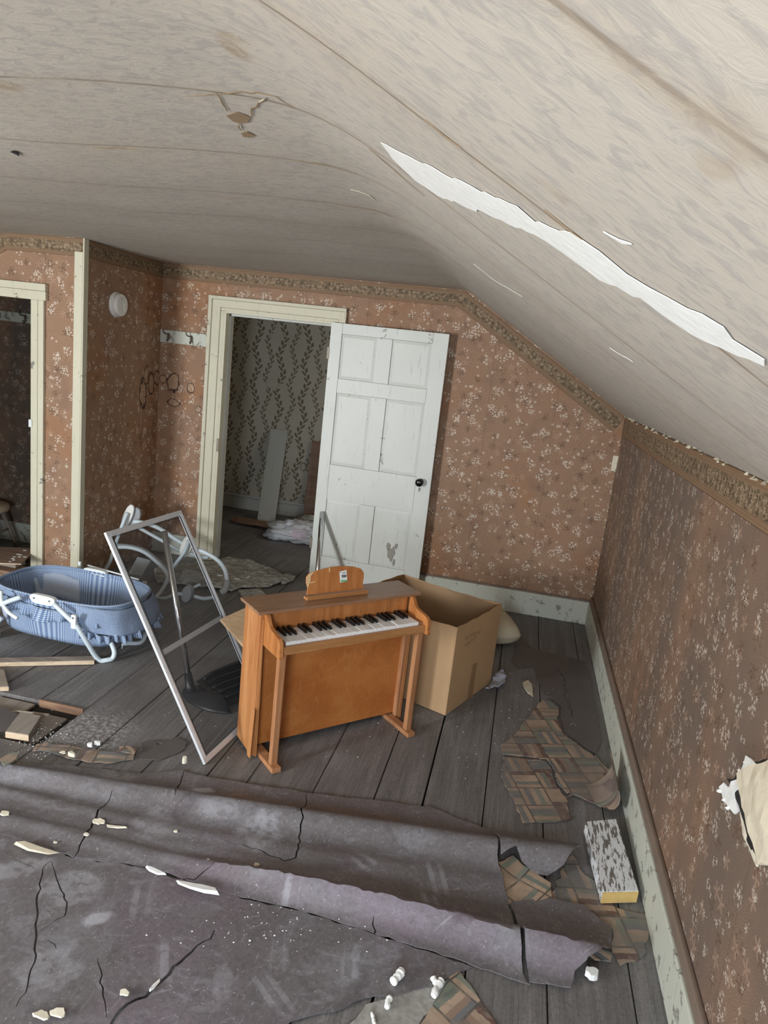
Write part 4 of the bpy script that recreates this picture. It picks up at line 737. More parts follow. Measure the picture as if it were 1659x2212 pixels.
for v in (.12, .3, .48, .66, .84):
    pts = [blade(.1+.9*i/11, v)+Vector((0, 0, .009)) for i in range(12)]; m = MB(); m.tube(pts, .008, 8); m.build('rib', 'black_plastic', sh, True)
# chrome pole leaning on the door
p1 = dfr(Vector((dloc(697, 1106)[0], -.016, dloc(697, 1106)[1]))); p0 = Vector((p1.x+.12, p1.y-.62, .014)); q = bw(686, 1236, 4.6)
d_ = ray(686, 1236); t_ = (4.62)/d_.y; g = EYE+d_*t_; dirp = (g-p1).normalized(); p0 = p1+dirp*((p1.z-.014)/-dirp.z)
pp = thing('metal_pole', 'thin chrome pole leaning against the white door behind the piano', 'pole', (p0.x, p0.y, 0)); m = MB(); m.tube([p0, p1], .017, 16); tb = m.build('tube', 'chrome', pp, True)
ax = (p1-p0).normalized(); m = MB(); m.lathe([(.004, 0), (.004, .002)], 8, lambda v: p1-ax*.05+Vector((v.x, -.017-v.z, v.y))); m.build('pin', 'black_plastic', pp)
# oak board standing behind the piano
c0, c1 = bw(475, 1337, 2.84), bw(530, 1312, 2.95); e1 = (c1-c0).normalized(); lo_, hi_ = 2.5, 2.84
for _ in range(40):
    md_ = (lo_+hi_)/2
    if (bw(527, 1397, md_)-c0).dot(e1) > 0: hi_ = md_
    else: lo_ = md_
e2 = (bw(527, 1397, md_)-c0).normalized(); e3 = e1.cross(e2)
if e3.z < 0: e3 = -e3
PV3 = Vector((PV[0], PV[1], 0)); lim = min(.34, (-.195-(c0-PO).dot(PV3))/max(.05, e2.dot(PV3)))
m = MB(); pl = [(0, 0), (.30, 0), (.30, lim), (0, lim)]; m.prism([c0+e1*a+e2*b for a, b in pl], [c0+e1*a+e2*b-e3*.016 for a, b in pl])
tag(m.build('oak_board', 'oak', bev=.003), 'pale oak board jutting out from behind the left side of the piano', 'board')
# ------------------------------------------------------------------ bassinet
BC = Vector((-2.276, 3.293, 0)); ba = -.054; bu, bv = Vector((cos(ba), sin(ba), 0)), Vector((-sin(ba), cos(ba), 0)); RZ_, BZ = .30, .065; BL, BWd = .40, .237
def sup(th, l, w, n=.62):
    c, s = cos(th), sin(th); return bu*(l*math.copysign(abs(c)**n, c))+bv*(w*math.copysign(abs(s)**n, s))
bs = thing('bassinet', 'blue gingham baby bassinet with white folding tube legs', 'bassinet', BC)
def cloth(name, fn, nu, nv, usc, vsc, mat='gingham', solid=.003, parent=bs):
    m = MB(); m.grid(fn, nu, nv); uv = [(i/(nu-1)*usc, j/(nv-1)*vsc) for j in range(nv) for i in range(nu)]; o = m.build(name, mat, parent, True, uvs=uv)
    if solid: md = o.modifiers.new('solid', 'SOLIDIFY'); md.thickness = solid
    return o
def bas(u, v):
    th = 2*pi*u; k = 1-.12*v; dr = .006*sin(th*14)*sin(pi*v); return BC+sup(th, (BL-.003)*k+dr, (BWd-.005)*k+dr)+Vector((0, 0, RZ_-.005-(RZ_-BZ-.005)*v))
cloth('basket', bas, 121, 10, 1.9, .24)
def bot(u, v):
    th = 2*pi*u; k = .88*v; return BC+sup(th, (BL-.003)*k, (BWd-.005)*k)+Vector((0, 0, BZ+.004))
cloth('basket_floor', bot, 61, 6, 1.9, .2, 'light_fabric')
for t0, t1 in ((.28, .44), (.03, .12)):                    # pale mesh windows inside
    cloth('mesh_panel', lambda u, v: BC+sup(2*pi*(t0+(t1-t0)*u), (BL-.012)*(1-.1*v), (BWd-.013)*(1-.1*v))+Vector((0, 0, RZ_-.065+.03*sin(pi*u)-.14*v)), 20, 5, .3, .2, 'light_fabric', .001)
cloth('mesh_panel', lambda u, v: BC+sup(2*pi*(.56+.10*u), (BL+.006)*(1-.1*(v*.6+.3)), (BWd+.006)*(1-.1*(v*.6+.3)))+Vector((0, 0, RZ_-.085-.10*v)), 16, 5, .3, .2, 'light_fabric', .001)
m = MB(); m.tube([BC+sup(2*pi*i/72, BL, BWd)+Vector((0, 0, RZ_)) for i in range(72)], .009, 8, closed=True); nvv = len(m.v); o = m.build('rim', 'gingham', bs, True, uvs=[((i//8)*.026, (i % 8)*.006) for i in range(nvv)])
def ruffle(u, v):                                          # gathered frill below the near rim
    th = 2*pi*(.56+.30*u); a = .004+.016*v; f = sin(u*92)*a+sin(u*41)*a*.6; return BC+sup(th, BL+.007+f+.012*v, BWd+.007+f+.012*v)+Vector((0, 0, RZ_-.045-(.052+.012*sin(u*23))*v+.01*sin(u*6)))
cloth('ruffle', ruffle, 241, 5, 1.2, .06)
def skirt(u, v):                                           # loose hood cloth drooping over the right end
    th = 2*pi*(.80+.42*u); f = .010*sin(u*9+v*4)*v+.004*sin(u*30)*v; hang = (.125+.03*sin(pi*u)); return BC+sup(th, BL+.011+f+.035*sin(pi*v*.5), BWd+.010+f+.028*sin(pi*v*.5))+Vector((0, 0, RZ_+.004-hang*v-.028*sin(pi*u)*(1-v)))
cloth('hood_cloth', skirt, 90, 14, 1.0, .19)
def frill(u, v):
    th = 2*pi*(.80+.42*u); a = .010+.014*v; f = sin(u*105)*a+sin(u*47)*a*.5; hang = (.125+.03*sin(pi*u)); return BC+sup(th, BL+.045+f, BWd+.038+f)+Vector((0, 0, RZ_+.006-hang-.035*v+.006*sin(u*31)))
cloth('hood_frill', frill, 281, 4, 1.6, .04)
def plate(cx, cy, nrm, w, h, zc):                          # rounded rim clamp
    t = Vector((-nrm.y, nrm.x, 0)); pl = []
    for k in range(20):
        a = 2*pi*k/20; pl.append((math.copysign(abs(cos(a))**.5, cos(a))*w/2*(1-.12*(sin(a) < 0)), math.copysign(abs(sin(a))**.55, sin(a))*h/2))
    c = Vector((cx, cy, zc)); m = MB(); m.prism([c+t*a+Vector((0, 0, b))-nrm*.014 for a, b in pl], [c+t*a+Vector((0, 0, b))+nrm*.014 for a, b in pl]); o = m.build('rim_clamp', 'white_plastic', bs, bev=.004)
    for s in (-1, 1):
        mm = MB(); mm.lathe([(.0055, 0), (.0055, .002)], 8, lambda v: c+t*(s*w*.3+v.x)+nrm*(.0145+v.z)+Vector((0, 0, v.y+.004))); mm.build('screw', 'screw', o)
for sgn, px_, py_ in ((1, 100, 1291), (-1, 197, 1240)):
    n_ = -bv*sgn; cx = (fl(px_, py_, RZ_)-BC).dot(bu); c = BC+bu*cx+n_*(BWd+.008); plate(c.x, c.y, n_, .155, .05, RZ_-.004)
def smooth_path(P, k=6):
    P = [Vector(p) for p in P]; out = []
    for i in range(len(P)-1):
        p0, p1, p2, p3 = P[max(i-1, 0)], P[i], P[i+1], P[min(i+2, len(P)-1)]
        for j in range(k):
            t = j/k; out.append(.5*((2*p1)+(p2-p0)*t+(2*p0-5*p1+4*p2-p3)*t*t+(3*p1-p0-3*p2+p3)*t**3))
    out.append(P[-1]); return out
LG = [(118, 1306, 3.0), (140, 1327, 2.985), (165, 1352, 2.98), (188, 1388, 3.01), (204, 1414, 3.045), (216, 1427, 3.065), (230, 1430, 3.08), (243, 1422, 3.10), (247, 1408, 3.11), (240, 1388, 3.12)]
near = [bw(*p) for p in LG]; cxm = (fl(100, 1291, RZ_)-BC).dot(bu)
def mir(p, far, left):
    d = p-BC; u, v = d.dot(bu), d.dot(bv)
    if left: u = 2*cxm-u
    if far: v = -v
    return BC+bu*u+bv*v+Vector((0, 0, max(p.z, .0135)))
for far in (0, 1):
    for left in (0, 1):
        m = MB(); m.tube(smooth_path([mir(p, far, left) for p in near], 5), .0125, 10); m.build('leg', 'white_tube', bs, True)
        c = mir(bw(160, 1342, 2.975), far, left); sgn = bv if far else -bv; m = MB(); m.box((-.014, -.008, -.04), (.014, .008, .035), lambda v: c+Vector(v)); cl = m.build('hinge_bracket', 'white_plastic', bs, bev=.004)
        mm = MB(); mm.lathe([(.005, 0), (.005, .003)], 8, lambda v: c+sgn*(.009+v.z)+bu*v.x+Vector((0, 0, v.y+.02))); mm.build('screw', 'screw', cl)
    m = MB(); m.tube(smooth_path([mir(bw(x, y, 3.0), far, 0) for x, y in ((2, 1276), (4, 1300), (18, 1322), (38, 1336))]), .010, 8); m.build('side_strut', 'white_plastic', bs, True)
m = MB(); pts = [BC+bu*(.36+.05*sin(a*pi/7))+bv*(-.08+.03*a)+Vector((0, 0, .055+.01*cos(a))) for a in range(9)]; m.tube(pts, .012, 8); m.tube([pts[0], pts[0]-Vector((0, 0, .03))], .003, 6); m.tube([pts[-1], pts[-1]-Vector((0, 0, .03))], .003, 6); m.build('rocker_bar', 'white_tube', bs, True)
# thin white stick on the far side of the bassinet
a, b = fl(190, 1221, .315), fl(300, 1252, .315); m = MB(); m.tube([a, b], .0045, 8); st = m.build('plastic_rod', 'white_plastic', smooth=True); tag(st, 'thin white plastic rod lying across the far rim of the bassinet', 'rod')
# ------------------------------------------------------------------ folded baby swing frame
sw = thing('baby_swing_frame', 'collapsed white tube baby swing frame with grey plastic fittings', 'swing frame', (-2.2, 4.25, 0))
def sp(px, py, y): return bw(px, py, y)
def swt(name, P, r=.0135, mat='white_tube', k=6): m = MB(); m.tube(smooth_path([sp(*p) for p in P], k), r, 10); return m.build(name, mat, sw, True)
swt('frame_tube', [(275, 1108, 4.42), (262, 1140, 4.40), (248, 1180, 4.36), (238, 1212, 4.34), (222, 1238, 4.32)]); swt('frame_tube', [(289, 1127, 4.42), (312, 1130, 4.42), (345, 1142, 4.42), (395, 1174, 4.42), (440, 1192, 4.42), (470, 1210, 4.42), (486, 1232, 4.42), (491, 1258, 4.40)], .015)
swt('frame_tube', [(300, 1140, 4.5), (345, 1165, 4.5), (390, 1190, 4.5), (450, 1205, 4.5)], .013)
swt('frame_tube', [(408, 1168, 4.3), (400, 1190, 4.3), (388, 1207, 4.28), (372, 1228, 4.26)]); swt('front_hoop', [(240, 1184, 4.24), (275, 1182, 4.22), (310, 1192, 4.2), (340, 1215, 4.16), (360, 1238, 4.13), (362, 1252, 4.12), (350, 1275, 4.10), (335, 1293, 4.06)])
swt('hoop_sleeve', [(254, 1179, 4.26), (285, 1182, 4.24), (315, 1192, 4.22), (345, 1217, 4.18), (362, 1240, 4.15)], .017, 'grey_plastic')
swt('lower_tube', [(335, 1293, 4.06), (360, 1292, 4.05), (378, 1284, 4.05), (402, 1283, 4.05)], .012); swt('lower_tube', [(420, 1288, 4.06), (440, 1293, 4.06), (462, 1290, 4.08)], .012); swt('lower_tube', [(412, 1272, 4.12), (433, 1262, 4.15)], .010)
swt('foot_cap', [(491, 1254, 4.40), (489, 1266, 4.38), (484, 1277, 4.35), (476, 1281, 4.33)], .024, 'grey_plastic')
def ovalplate(name, c, ex, ey, a, b, th, mat):
    pl = [(cos(k*pi/12)*a, math.copysign(abs(sin(k*pi/12))**.8, sin(k*pi/12))*b) for k in range(24)]; n = ex.cross(ey); m = MB(); m.prism([c+ex*p+ey*q-n*th for p, q in pl], [c+ex*p+ey*q+n*th for p, q in pl]); return m.build(name, mat, sw, bev=.005)
X_, Z_ = Vector((1, 0, 0)), Vector((0, 0, 1))
def rot2(a): return Vector((cos(a), -.25*cos(a), sin(a))).normalized(), Vector((-sin(a), 0, cos(a))).normalized()
e1_, e2_ = rot2(1.15); c = sp(276, 1118, 4.45); ovalplate('bracket', c+Vector((.0, .0, .01)), e1_, e2_, .10, .034, .008, 'detector_plastic'); ovalplate('bracket_cover', c+Vector((.03, .03, -.01)), e1_, e2_, .095, .045, .012, 'grey_plastic')
e1_, e2_ = rot2(1.2); c = sp(405, 1180, 4.36); ovalplate('bracket', c+Vector((.01, -.03, .01)), e1_, e2_, .09, .04, .010, 'detector_plastic')
e1_, e2_ = rot2(1.35); c = sp(405, 1284, 4.06); c.z = max(c.z, .062); ovalplate('motor_hub', c, e1_, e2_, .058, .034, .022, 'grey_plastic')
m = MB(); q = [sp(296, 1202, 4.2), sp(325, 1210, 4.18), sp(305, 1245, 4.14), sp(276, 1240, 4.16)]; m.prism(q, [p+Vector((.02, .08, -.03)) for p in q]); m.build('seat_block', 'grey_plastic', sw, bev=.006)
# ------------------------------------------------------------------ soft things on the floor
def qz(x, y): return .014+.030*abs(nz(x, y, 5, 2))+.018*abs(nz(x*1.5+y, y, 13, 6))+.006*sin((x+y*.6)*60)*nz(x, y, 4)
o = sheet(jag([fl(*p) for p in ((330, 1236), (380, 1222), (470, 1216), (500, 1210), (540, 1214), (552, 1222), (580, 1232), (605, 1243), (613, 1252), (606, 1262), (580, 1271), (545, 1272), (520, 1272), (500, 1280), (482, 1276), (450, 1272), (400, 1268), (340, 1262))], .05, .006, 3), qz, .022, .013).build('quilted_blanket', 'quilt', smooth=True); tag(o, 'dirty cream quilted blanket spread on the floor before the doorway', 'blanket')
o = sheet(jag([fl(*p, .02) for p in ((515, 1273), (562, 1270), (578, 1287), (532, 1293))], .05, .002, 3), lambda x, y: .016+.004*nz(x, y, 9), .02, .012).build('folded_cloth', 'quilt'); tag(o, 'small folded grey cloth square at the near edge of the quilted blanket', 'cloth')
o = sheet(jag([fl(*p, .01) for p in ((600, 1246), (622, 1240), (638, 1248), (634, 1256), (608, 1262))], .03, .003, 3), lambda x, y: .02+.01*abs(nz(x, y, 14)), .015, .016).build('cloth_pad', 'quilt', smooth=True); tag(o, 'pale oval cloth pad at the right tip of the quilted blanket', 'cloth')
o = sheet(jag([fl(*p, .03) for p in ((385, 1255), (402, 1238), (425, 1242), (440, 1258), (425, 1270), (395, 1272))], .02, .006, 3), lambda x, y: .055+.035*abs(nz(x, y, 14, 2)), .018, .002).build('clear_plastic_bag', 'clear_film'); tag(o, 'crumpled clear plastic bag lying by the swing frame hub', 'bag')
for px, py, an in ((536, 1247, 1.2), (512, 1251, .1), (475, 1243, .2)):
    p = fl(px, py, .035); d = Vector((cos(an), sin(an), .05))*.018; m = MB(); m.tube([p-d, p+d], .0045, 6); tag(m.build('plaster_bit', 'white_plaster'), {536: 'upright looking white bit on the blanket centre', 512: 'white bit lying flat left of centre on the blanket', 475: 'white bit near the swing foot cap on the blanket'}[px], 'plaster bit', 'white bits on the blanket')
def blob(name, c, r, mat, seed, amp=.18, fr=5.0, flatz=0.0, par=None, n=(34, 20)):
    c = Vector(c)
    def fn(u, v):
        th = 2*pi*u; ph_ = pi*(v-.5); d = Vector((cos(ph_)*cos(th), cos(ph_)*sin(th), sin(ph_))); k = 1+amp*noise.noise(d*fr*.5+Vector((seed, 0, 0)))+amp*.6*abs(noise.noise(d*fr+Vector((0, seed, 0))))
        p = Vector((d.x*r[0]*k, d.y*r[1]*k, d.z*r[2]*k))+c; p.z = max(p.z, flatz+.0015); return p
    m = MB(); m.grid(fn, n[0], n[1], True); return m.build(name, mat, par, True)
bg = thing('plastic_bag', 'crumpled white plastic bag with something pink inside, in the next room', 'bag', (-1.9, 5.95, 0)); blob('bag_film', (-1.86, 5.98, .07), (.28, .18, .085), 'bag_film', 3, .45, 7, 0, bg, (60, 34)); blob('pink_bundle', (-1.86, 5.93, .06), (.08, .06, .05), 'pink', 5, .2, 5, 0, bg)
blob('bag_fold', (-2.02, 5.88, .035), (.12, .08, .04), 'bag_film', 9, .4, 8, 0, bg)
tag(blob('grey_cloth_heap', (-1.74, 6.42, .06), (.30, .10, .075), 'quilt', 13, .4, 6), 'grey cloth heap behind the white plastic bag', 'cloth')
def pil(u, v):
    x, y = 2*u-1, 2*v-1; return x, y
pw = thing('old_pillow', 'stained cream pillow slumped on the floor behind the cardboard box', 'pillow', (-.02, 4.38, 0))
pc = fl(1060, 1400); 
def pilf(s):
    def f(u, v):
        x, y = 2*u-1, 2*v-1; t = (1-x**4)*(1-y**4); h = .085*max(0, t)**.45; px_, py_ = x*.15*(1-.08*y*y), y*.2*(1-.08*x*x); an = .5; z = .085+s*h*.9+.05*(y*.5+.5)**1.5
        return Vector((-.03+px_*cos(an)-py_*sin(an), 4.42+px_*sin(an)+py_*cos(an), max(z-.012, .002)))
    return f
m = MB(); m.grid(pilf(1), 26, 26); m.grid(pilf(-1), 26, 26); m.build('pillow_case', 'pillow_cloth', pw, True)
rg_ = sheet(jag([fl(*p, .03) for p in ((1048, 1492), (1062, 1470), (1072, 1452), (1086, 1448), (1094, 1462), (1086, 1478), (1070, 1486))], .02, .005, 3), lambda x, y: .02+.05*abs(nz(x, y, 17, 2)), .012, .004).build('crumpled_rag', 'rag', smooth=True); tag(rg_, 'crumpled blue and white rag by the near right corner of the cardboard box', 'rag')
# ------------------------------------------------------------------ loose wood
def beam(name, pts, h, mat, label, cat='board', endmat=None, endname='cut_end', ends=(0,), bev=.002, z0=.001, parts=True, group=None):
    P = [Vector((p.x, p.y, z0)) for p in pts]; t = thing(name, label, cat, (P[0]+P[2])/2, group) if endmat else None
    m = MB(); m.prism(P, [p+Vector((0, 0, h)) for p in P]); o = m.build('board' if t else name, mat, t, bev=bev)
    if not t: return tag(o, label, cat, group)
    for e in ends:
        a, b = P[e], P[(e+1) % len(P)]; cen = sum(P, Vector())/len(P); nr = Vector(((b-a).y, -(b-a).x, 0)).normalized()
        if nr.dot((a+b)/2-cen) < 0: nr = -nr
        q = [a+Vector((0, 0, .002)), b+Vector((0, 0, .002)), b+Vector((0, 0, h-.002)), a+Vector((0, 0, h-.002))]; m = MB(); m.prism([p+nr*.0016 for p in q], [p-nr*.001 for p in q]); m.build(endname, endmat, t)
    return t
tp = [fl(x, y, .05) for x, y in ((1305, 1928), (1382, 1926), (1333, 1770), (1265, 1776))]
beam('painted_block', [Vector((p.x-.004, p.y, 0)) for p in tp], .046, 'block_paint', 'short thick board with flaking white paint lying by the right baseboard', 'wood block', 'ochre_end', z0=.006)
tp = [fl(x, y, .03) for x, y in ((12, 1580), (62, 1588), (89, 1546), (44, 1538))]; beam('wood_offcut', tp, .03, 'scrap_top', 'short grey plank offcut with a pale sawn end at the far left', 'wood block', 'fresh_wood')
a, b = fl(-60, 1442), fl(203, 1436); d = (b-a).normalized(); nn2 = Vector((-d.y, d.x, 0)); b2 = b-d*.0; a2 = b-d*.75
beam('wood_strip', [a2, b2, b2+nn2*.055, a2+nn2*.055], .024, 'old_wood', 'long splintered wood strip on the floor in front of the bassinet legs', 'board', 'fresh_wood', ends=(0, 1))
q = [fl(x, y, .025) for x, y in ((-60, 1484), (19, 1483), (9, 1446), (-60, 1444))]; beam('wood_offcut', q, .024, 'old_wood', 'old grey board end cut off by the left edge of the view', 'board', 'fresh_wood', ends=(0,))
# broken ends of the floorboards and rubble in the gap
m = MB(); m.box((-1.98, 2.612, -.03), (-1.757, 2.621, .006)); m.build('broken_plank_end', 'rot_wood', floor)
for k, (x0, x1, y0, y1, z) in enumerate(((-2.19, -1.99, 2.31, 2.60, -.012), (-1.97, -1.80, 2.34, 2.56, -.022))): m = MB(); m.box((x0, y0, z-.01), (x1, y1, z)); m.build('subfloor_board', 'scrap_top', floor)
m = MB(); m.tube([Vector((-2.1, 2.42, .004)), Vector((-2.0, 2.5, .0)), Vector((-1.86, 2.52, .004))], .006, 6); tag(m.build('wood_splinter', 'old_wood'), 'pale wood splinter lying across the hole in the floorboards', 'splinter')
o = sheet(jag([fl(*p, .012) for p in ((-90, 1520), (0, 1524), (35, 1538), (42, 1545), (20, 1575), (0, 1580), (-90, 1575))], .03, .004, 3), lambda x, y: .010+.004*nz(x, y, 9), .03, .004).build('linoleum_remnant', 'lino_dark'); tag(o, 'dark reddish linoleum remnant left of the short plank offcut', 'linoleum')
# hardboard sheet on a low stack in the closet doorway
hp = [fl(x, y, .15) for x, y in ((-70, 1180), (78, 1187), (46, 1220), (-70, 1216))]; m = MB(); m.prism(hp, [p+Vector((0, 0, .008)) for p in hp]); hb = thing('hardboard_sheet', 'brown hardboard sheet with white flecks lying across the closet threshold', 'board', hp[0].lerp(hp[2], .5)); m.build('sheet', 'hardboard', hb)
m = MB(); a, b = hp[3]+Vector((0, 0, .001)), hp[2]+Vector((0, 0, .001)); m.prism([a, b, b+Vector((0, 0, .006)), a+Vector((0, 0, .006))], [p-(hp[1]-hp[2]).normalized()*.002 for p in (a, b, b+Vector((0, 0, .006)), a+Vector((0, 0, .006)))]); m.build('raw_edge', 'fresh_wood', hb)
for px, py, s in ((42, 1198, .02), (54, 1203, .012), (28, 1207, .012), (31, 1203, .008), (22, 1213, .007), (42, 1203, .01), (54, 1189, .012), (30, 1210, .008)):
    p = fl(px, py, .1585); m = MB(); m.box((-s, -.006, 0), (s, .006, .0012), lambda v: p+v); m.build('paint_fleck', 'white_plaster', hb)
m = MB(); m.box((-3.42, 3.86, .001), (-3.12, 4.0, .07)); tag(m.build('lumber_block', 'rot_wood', bev=.006), 'dark lumber block under the brown hardboard sheet', 'wood block')
m = MB(); m.box((-3.5, 3.93, .071), (-3.16, 4.03, .149)); tag(m.build('lumber_block', 'old_wood', bev=.004), 'upper grey lumber block directly beneath the hardboard sheet', 'wood block')
m = MB(); m.prism([Vector(p) for p in ((-3.05, 3.72, .002), (-2.96, 3.78, .002), (-3.0, 3.9, .002), (-3.10, 3.86, .002))], [Vector(p) for p in ((-3.05, 3.73, .05), (-2.97, 3.78, .035), (-3.0, 3.88, .04), (-3.08, 3.85, .06))]); tag(m.build('plaster_rubble', 'plaster'), 'pale plaster lump on the floor right of the hardboard sheet', 'plaster')
# stool in the closet
stl = thing('wooden_stool', 'small stool with a pale round seat half hidden inside the closet', 'stool', (-3.78, 4.38, 0))
sc_ = Vector((-3.775, 4.37, 0)); m = MB(); m.lathe([(.05, .285), (.15, .288), (.166, .298), (.172, .315), (.166, .335), (.14, .345), (.02, .348)], 28, lambda v: sc_+v); m.build('seat', 'fresh_wood', stl, True)
for sx, sy in ((1, 1), (1, -1), (-1, 1), (-1, -1)): m = MB(); m.tube([sc_+Vector((sx*.09, sy*.07, .288)), sc_+Vector((sx*.17, sy*.13, .012))], [.016, .013], 10); m.build('leg', 'old_wood', stl, True)
for sx in (1, -1): m = MB(); m.tube([sc_+Vector((sx*.13, -.1, .15)), sc_+Vector((sx*.13, .1, .15))], .009, 8); m.build('stretcher', 'old_wood', stl, True)
m = MB(); m.prism([Vector(p) for p in ((-3.56, 4.16, .001), (-3.48, 4.12, .001), (-3.18, 4.40, .001), (-3.26, 4.46, .001))], [Vector(p) for p in ((-3.56, 4.16, .03), (-3.48, 4.12, .03), (-3.18, 4.40, .03), (-3.26, 4.46, .03))]); tag(m.build('scrap_board', 'rot_wood', bev=.003), 'loose dark board on the closet floor in front of the stool', 'board')
# coat hook rails
def hookrail(name, label, x0, x1, z0, z1, y, hooks):
    t = thing(name, label, 'hook rail', ((x0+x1)/2, y, z0)); m = MB(); m.box((x0, y-.016, z0), (x1, y-.001, z1)); m.build('board', 'base_paint', t, bev=.002)
    for hx in hooks:
        zc = (z0+z1)/2; m = MB(); m.tube(smooth_path([(hx, y-.016, zc+.022), (hx-.012, y-.035, zc+.016), (hx-.02, y-.06, zc+.026), (hx-.022, y-.066, zc+.045)]), .0045, 8); m.tube(smooth_path([(hx, y-.018, zc+.01), (hx+.004, y-.03, zc-.02), (hx+.006, y-.05, zc-.036), (hx+.006, y-.058, zc-.018)]), .0045, 8); m.lathe([(.013, 0), (.012, .004)], 12, lambda v: Vector((hx+v.x, y-.016-v.z, zc+v.y*1.9))); m.build('coat_hook', 'hook_metal', t, True)
hookrail('hook_rail', 'white painted coat hook rail left of the doorway in the end wall', XL+.004, DX0-.128, 1.634, 1.726, YB, (-2.69, -2.505)); hookrail('hook_rail', 'dim coat hook rail on the back wall inside the closet', -4.4, XL-.07, 1.662, 1.73, 4.66, (-4.1, -3.86, -3.64, -3.3))
# smoke detector on the closet side
q = rw(250, 658, XL); dt = thing('smoke_detector', 'round off-white smoke detector on the shaded closet side', 'detector', (XL, q.y, q.z))
def dtf(v): return Vector((XL+v.z, q.y+v.x, q.z+v.y))
m = MB(); m.lathe([(.082, .0), (.083, .006), (.079, .010), (.0785, .014)], 32, dtf); m.build('base', 'detector_plastic', dt, True)
m = MB(); m.lathe([(.073, .014), (.074, .034), (.070, .046), (.062, .050), (.01, .051)], 32, dtf); m.build('cover', 'detector_plastic', dt)
m = MB(); m.lathe([(.020, .050), (.020, .055), (.017, .056)], 18, lambda v: dtf(Vector((v.x*.8+.03, v.y*1.4-.012, v.z)))); m.build('test_button', 'detector_plastic', dt)
m = MB()
for dz in (.03, .02): m.box((-.012, dz+.012, .0505), (-.004, dz+.017, .0515), dtf)
m.build('marking', 'screw', dt)
# boards and things in the next room
def lean_board(name, px0, px1, pyb, top, w, th, mat, label, pieces=None):
    a, b = fl(px0, pyb[0]), fl(px1, pyb[1]); t0 = bw(*top[0], 6.79); t1 = bw(*top[1], 6.79); m = MB(); n = ((b-a).cross(t0-a)).normalized()
    if n.y > 0: n = -n
    q = [a, b, t1, t0]; q2 = [p-n*th for p in q]; lift = Vector((0, 0, .004)); m.prism([p+lift for p in q], [p+lift for p in q2]); return m
m = lean_board('x', 555, 592, (1127, 1133), ((586, 926), (622, 932)), 0, .02, '', ''); m.v = [Vector((v.x, min(v.y, 6.783), v.z)) for v in m.v]; tag(m.build('white_plank', 'white_board', bev=.002), 'white painted plank leaning on the vine wallpaper in the next room', 'board')
m = lean_board('x', 653, 700, (1123, 1128), ((676, 952), (712, 958)), 0, .014, '', ''); m.v = [Vector((v.x, min(v.y, 6.766), v.z)) for v in m.v]; tag(m.build('brown_plank', 'hardboard', bev=.002), 'brown plank leaning on the wall beside the white door edge in the next room', 'board')
P4 = [fl(x, y, .04) for x, y in ((508, 1124), (596, 1141), (600, 1132), (515, 1117))]; m = MB(); m.prism([Vector((p.x, p.y, .03)) for p in P4], [Vector((p.x, p.y, .045)) for p in P4]); tag(m.build('floor_board', 'rot_wood'), 'dark loose board lying on the next room floor under the white plank', 'board')
m = MB(); m.box((-2.62, 6.2, .001), (-2.4, 6.3, .029)); m.box((-2.3, 6.2, .001), (-2.2, 6.27, .029)); tag(m.build('lumber_batten', 'rot_wood'), 'dark batten propping the loose board in the next room', 'board')
# ------------------------------------------------------------------ plaster chunks and chips
def chunk(px, py, L, r, an, label, z=.008, split=False, par=None):
    p = fl(px, py, z); t_r = random.Random(int(px)); m = MB()
    def leg(a0, b0, rr):
        n = 9; pts = [a0.lerp(b0, i/(n-1))+Vector((t_r.uniform(-1, 1), t_r.uniform(-1, 1), t_r.uniform(-.5, .5)))*rr*.18 for i in range(n)]; m.tube(pts, [rr*t_r.uniform(.75, 1.1) for _ in range(n)], 9)
    d = Vector((cos(an), sin(an), 0)); c = p+Vector((0, 0, r*.95)); leg(c-d*L/2, c+d*L/2, r)
    if split: d2 = Vector((cos(an+.9), sin(an+.9), 0)); leg(c+d*L*.1, c+d*L*.1+d2*L*.5, r*.8)
    return tag(m.build('plaster_chunk', 'white_plaster'), label, 'plaster chunk', 'white plaster chunks on the floor')
chunk(857, 2116, .05, .0125, 1.15, 'thick white plaster chunk lying on the near linoleum sheet'); chunk(943, 2140, .058, .011, 1.35, 'forked white plaster chunk beside the green striped scrap', .006, True); chunk(838, 2170, .032, .009, 1.5, 'smallest white plaster chunk by the bottom edge of the view', .004)
chunk(806, 2204, .035, .005, 2.0, 'thin grey plaster stick at the bottom edge of the view', .004)
def chip(px, py, r, label, z=.012, mat='chip_plaster', pts=None, h=.0028):
    rr = random.Random(px*7+py); p = fl(px, py, z); n = 13; el = rr.uniform(.55, .8); an_ = rr.uniform(0, 3)
    if pts: P = [fl(a, b, z) for a, b in pts]
    else: P = [p+Vector((cos(2*pi*k/n+an_)*r*q_, sin(2*pi*k/n+an_)*r*q_*el, 0)) for k in range(n) for q_ in (rr.uniform(.6, 1.0),)]
    m = MB(); top = [q+Vector((0, 0, h+rr.uniform(-.3, .5)*h)) for q in P]; c = sum(top, Vector())/len(top)+Vector((0, 0, h*.3)); n = len(P)
    tl = (rr.uniform(-.12, .12), rr.uniform(-.12, .12)); pc_ = sum(P, Vector())/n; top = [pc_+(q-pc_)*rr.uniform(.84, .95)+Vector((0, 0, h+(q-pc_).x*tl[0]+(q-pc_).y*tl[1]+h*.3)) for q in P]; m.add(P+top, [tuple(range(n))[::-1], tuple(range(n, 2*n))]+[(i, (i+1) % n, n+(i+1) % n, n+i) for i in range(n)]); return tag(m.build('plaster_chip', mat), label, 'plaster chip', 'plaster chips on the linoleum')
def zs_(px, py): p = fl(px, py, .02); return zl(p.x, p.y)+.003
